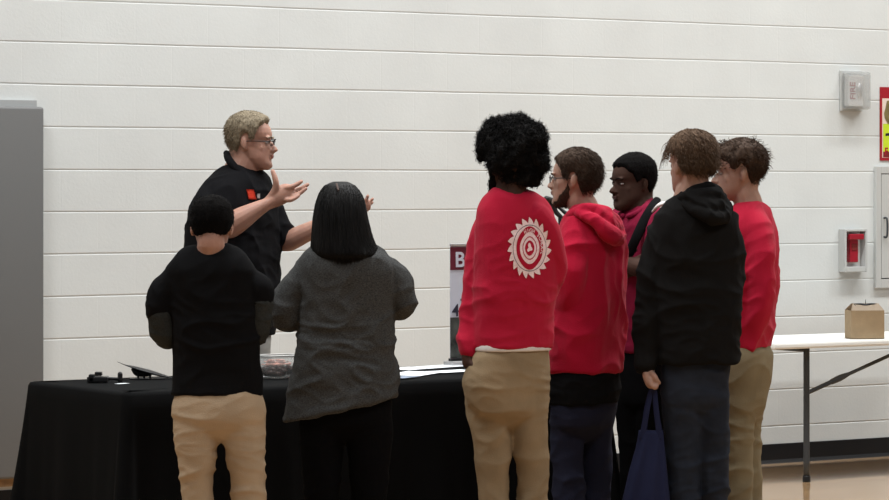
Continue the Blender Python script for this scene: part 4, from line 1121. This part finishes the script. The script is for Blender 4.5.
aHr = [(754, 214, .05, .045), (760, 226, .10, .060), (766, 246, .13, .060), (768, 280, .13, .056), (764, 315, .10, .050), (762, 338, .08, .042)]
under(f, rgH2, -118, [aHl, aHr], .7)
f.tube(f.bm, [(744, 336, -.095, .030), (740.5, 347, -.09, .027), (739.5, 353, -.088, .027)])
f.hand(f.bm, W(740, 350, -.088), W(738, 384, -.055), (1, .3, 0), .1, .8, -1); f.hand(f.bm, W(761, 336, .07), W(754, 370, .05), (1, -.3, 0), .1, .85)
garment(f, 'shirt', M['red_bright'], rgH2, -118, [aHl, aHr], .7, disp=wrinkle(.013, (5, 5, 5), 31))
trousers(f, M['khaki_olive'], [(336, 728, 765), (348, 722, 771), (356, 720, 774), (372, 720, 773), (395, 721, 768), (408, 722, 766)], -118,
         [[(736, 395, -.04, .078), (736, 440, -.04, .068), (737, 490, -.04, .062), (738, 548, -.04, .056)], [(750, 380, .06, .088), (749, 405, .06, .078), (747, 440, .06, .066), (748, 490, .06, .068), (749, 548, .06, .060)]], leg_w(8, .014))
b = bmesh.new(); f.tube(b, [(746, 350, -.10, .0035), (744, 356, -.11, .004), (738, 361, -.11, .004)], seg=8); obj('pocket_welt', b, M['khaki_olive'], f.root, True)
f.shoes([(738, -.04), (749, .06)], -110); f.body()

# ---------- black stand seen between the afro boy and the bespectacled boy
Zs = F / 210
def SW(px, py, dy=0): return Vector(((px - CX) / 210, Zs + dy, CAMH + (HY - py) / 210))
base = SW(560, HY + 210 * CAMH); base.z = 0
t = thing('microphone_stand', 'black boom microphone stand seen between afro boy and bespectacled boy', 'stand', base)
b = bmesh.new(); add_tube(b, [Vector((base.x, base.y, .12)), SW(560, 216)], [.009, .009], seg=10); obj('pole', b, M['black_plastic'], t, True)
for k in range(3):
    a = k * 2.1 + .4
    b = bmesh.new(); add_tube(b, [Vector((base.x, base.y, .16)), Vector((base.x + .26 * math.cos(a), base.y + .26 * math.sin(a), .012))], [.008, .008], seg=8); obj('leg', b, M['black_plastic'], t, True)
b = bmesh.new(); add_tube(b, [SW(549, 201), SW(558, 207), SW(573, 219)], [.006, .006, .016], seg=10); obj('boom', b, M['black_plastic'], t, True)
b = bmesh.new(); add_tube(b, [SW(546.5, 199, -.02), SW(551, 201, .02)], [.016, .018], seg=12); add_tube(b, [SW(552, 204), SW(556, 212), SW(561, 217)], [.014, .012, .010], seg=12); obj('microphone_head', b, M['black_plastic'], t, True)

# ================================================================= LIGHT
def area(name, u, v, z, sx, sy, power, tilt=0, col=(.985, 1, 1)):
    L = bpy.data.lights.new(name, 'AREA'); L.shape = 'RECTANGLE'; L.size = sx; L.size_y = sy; L.energy = power; L.color = col
    o = bpy.data.objects.new(name, L); o.location = wz(u, v, z); o.rotation_euler = (math.radians(tilt), 0, TH); C.objects.link(o); return o
for i, u in enumerate((-6, -2, 2, 6)):
    area('gym_light', u, 2.6, 7.9, 2.6, .8, 390, -12)
    area('gym_light', u, 9.5, 7.9, 2.6, .8, 150, 0)
w = bpy.data.worlds.new('World'); bpy.context.scene.world = w; w.use_nodes = True
w.node_tree.nodes['Background'].inputs[0].default_value = (.86, .93, 1, 1); w.node_tree.nodes['Background'].inputs[1].default_value = .13

cam = bpy.data.cameras.new('camera'); co = bpy.data.objects.new('camera', cam); C.objects.link(co)
co.location = (0, 0, CAMH); co.rotation_euler = (PI / 2, 0, 0); cam.sensor_width = 36; cam.lens = F / 889 * 36; cam.shift_y = -(250 - HY) / 889
cam.clip_end = 100
sc = bpy.context.scene; sc.camera = co
sc.view_settings.view_transform = 'Standard'; sc.view_settings.look = 'None'; sc.view_settings.gamma = 1; sc.view_settings.exposure = .1
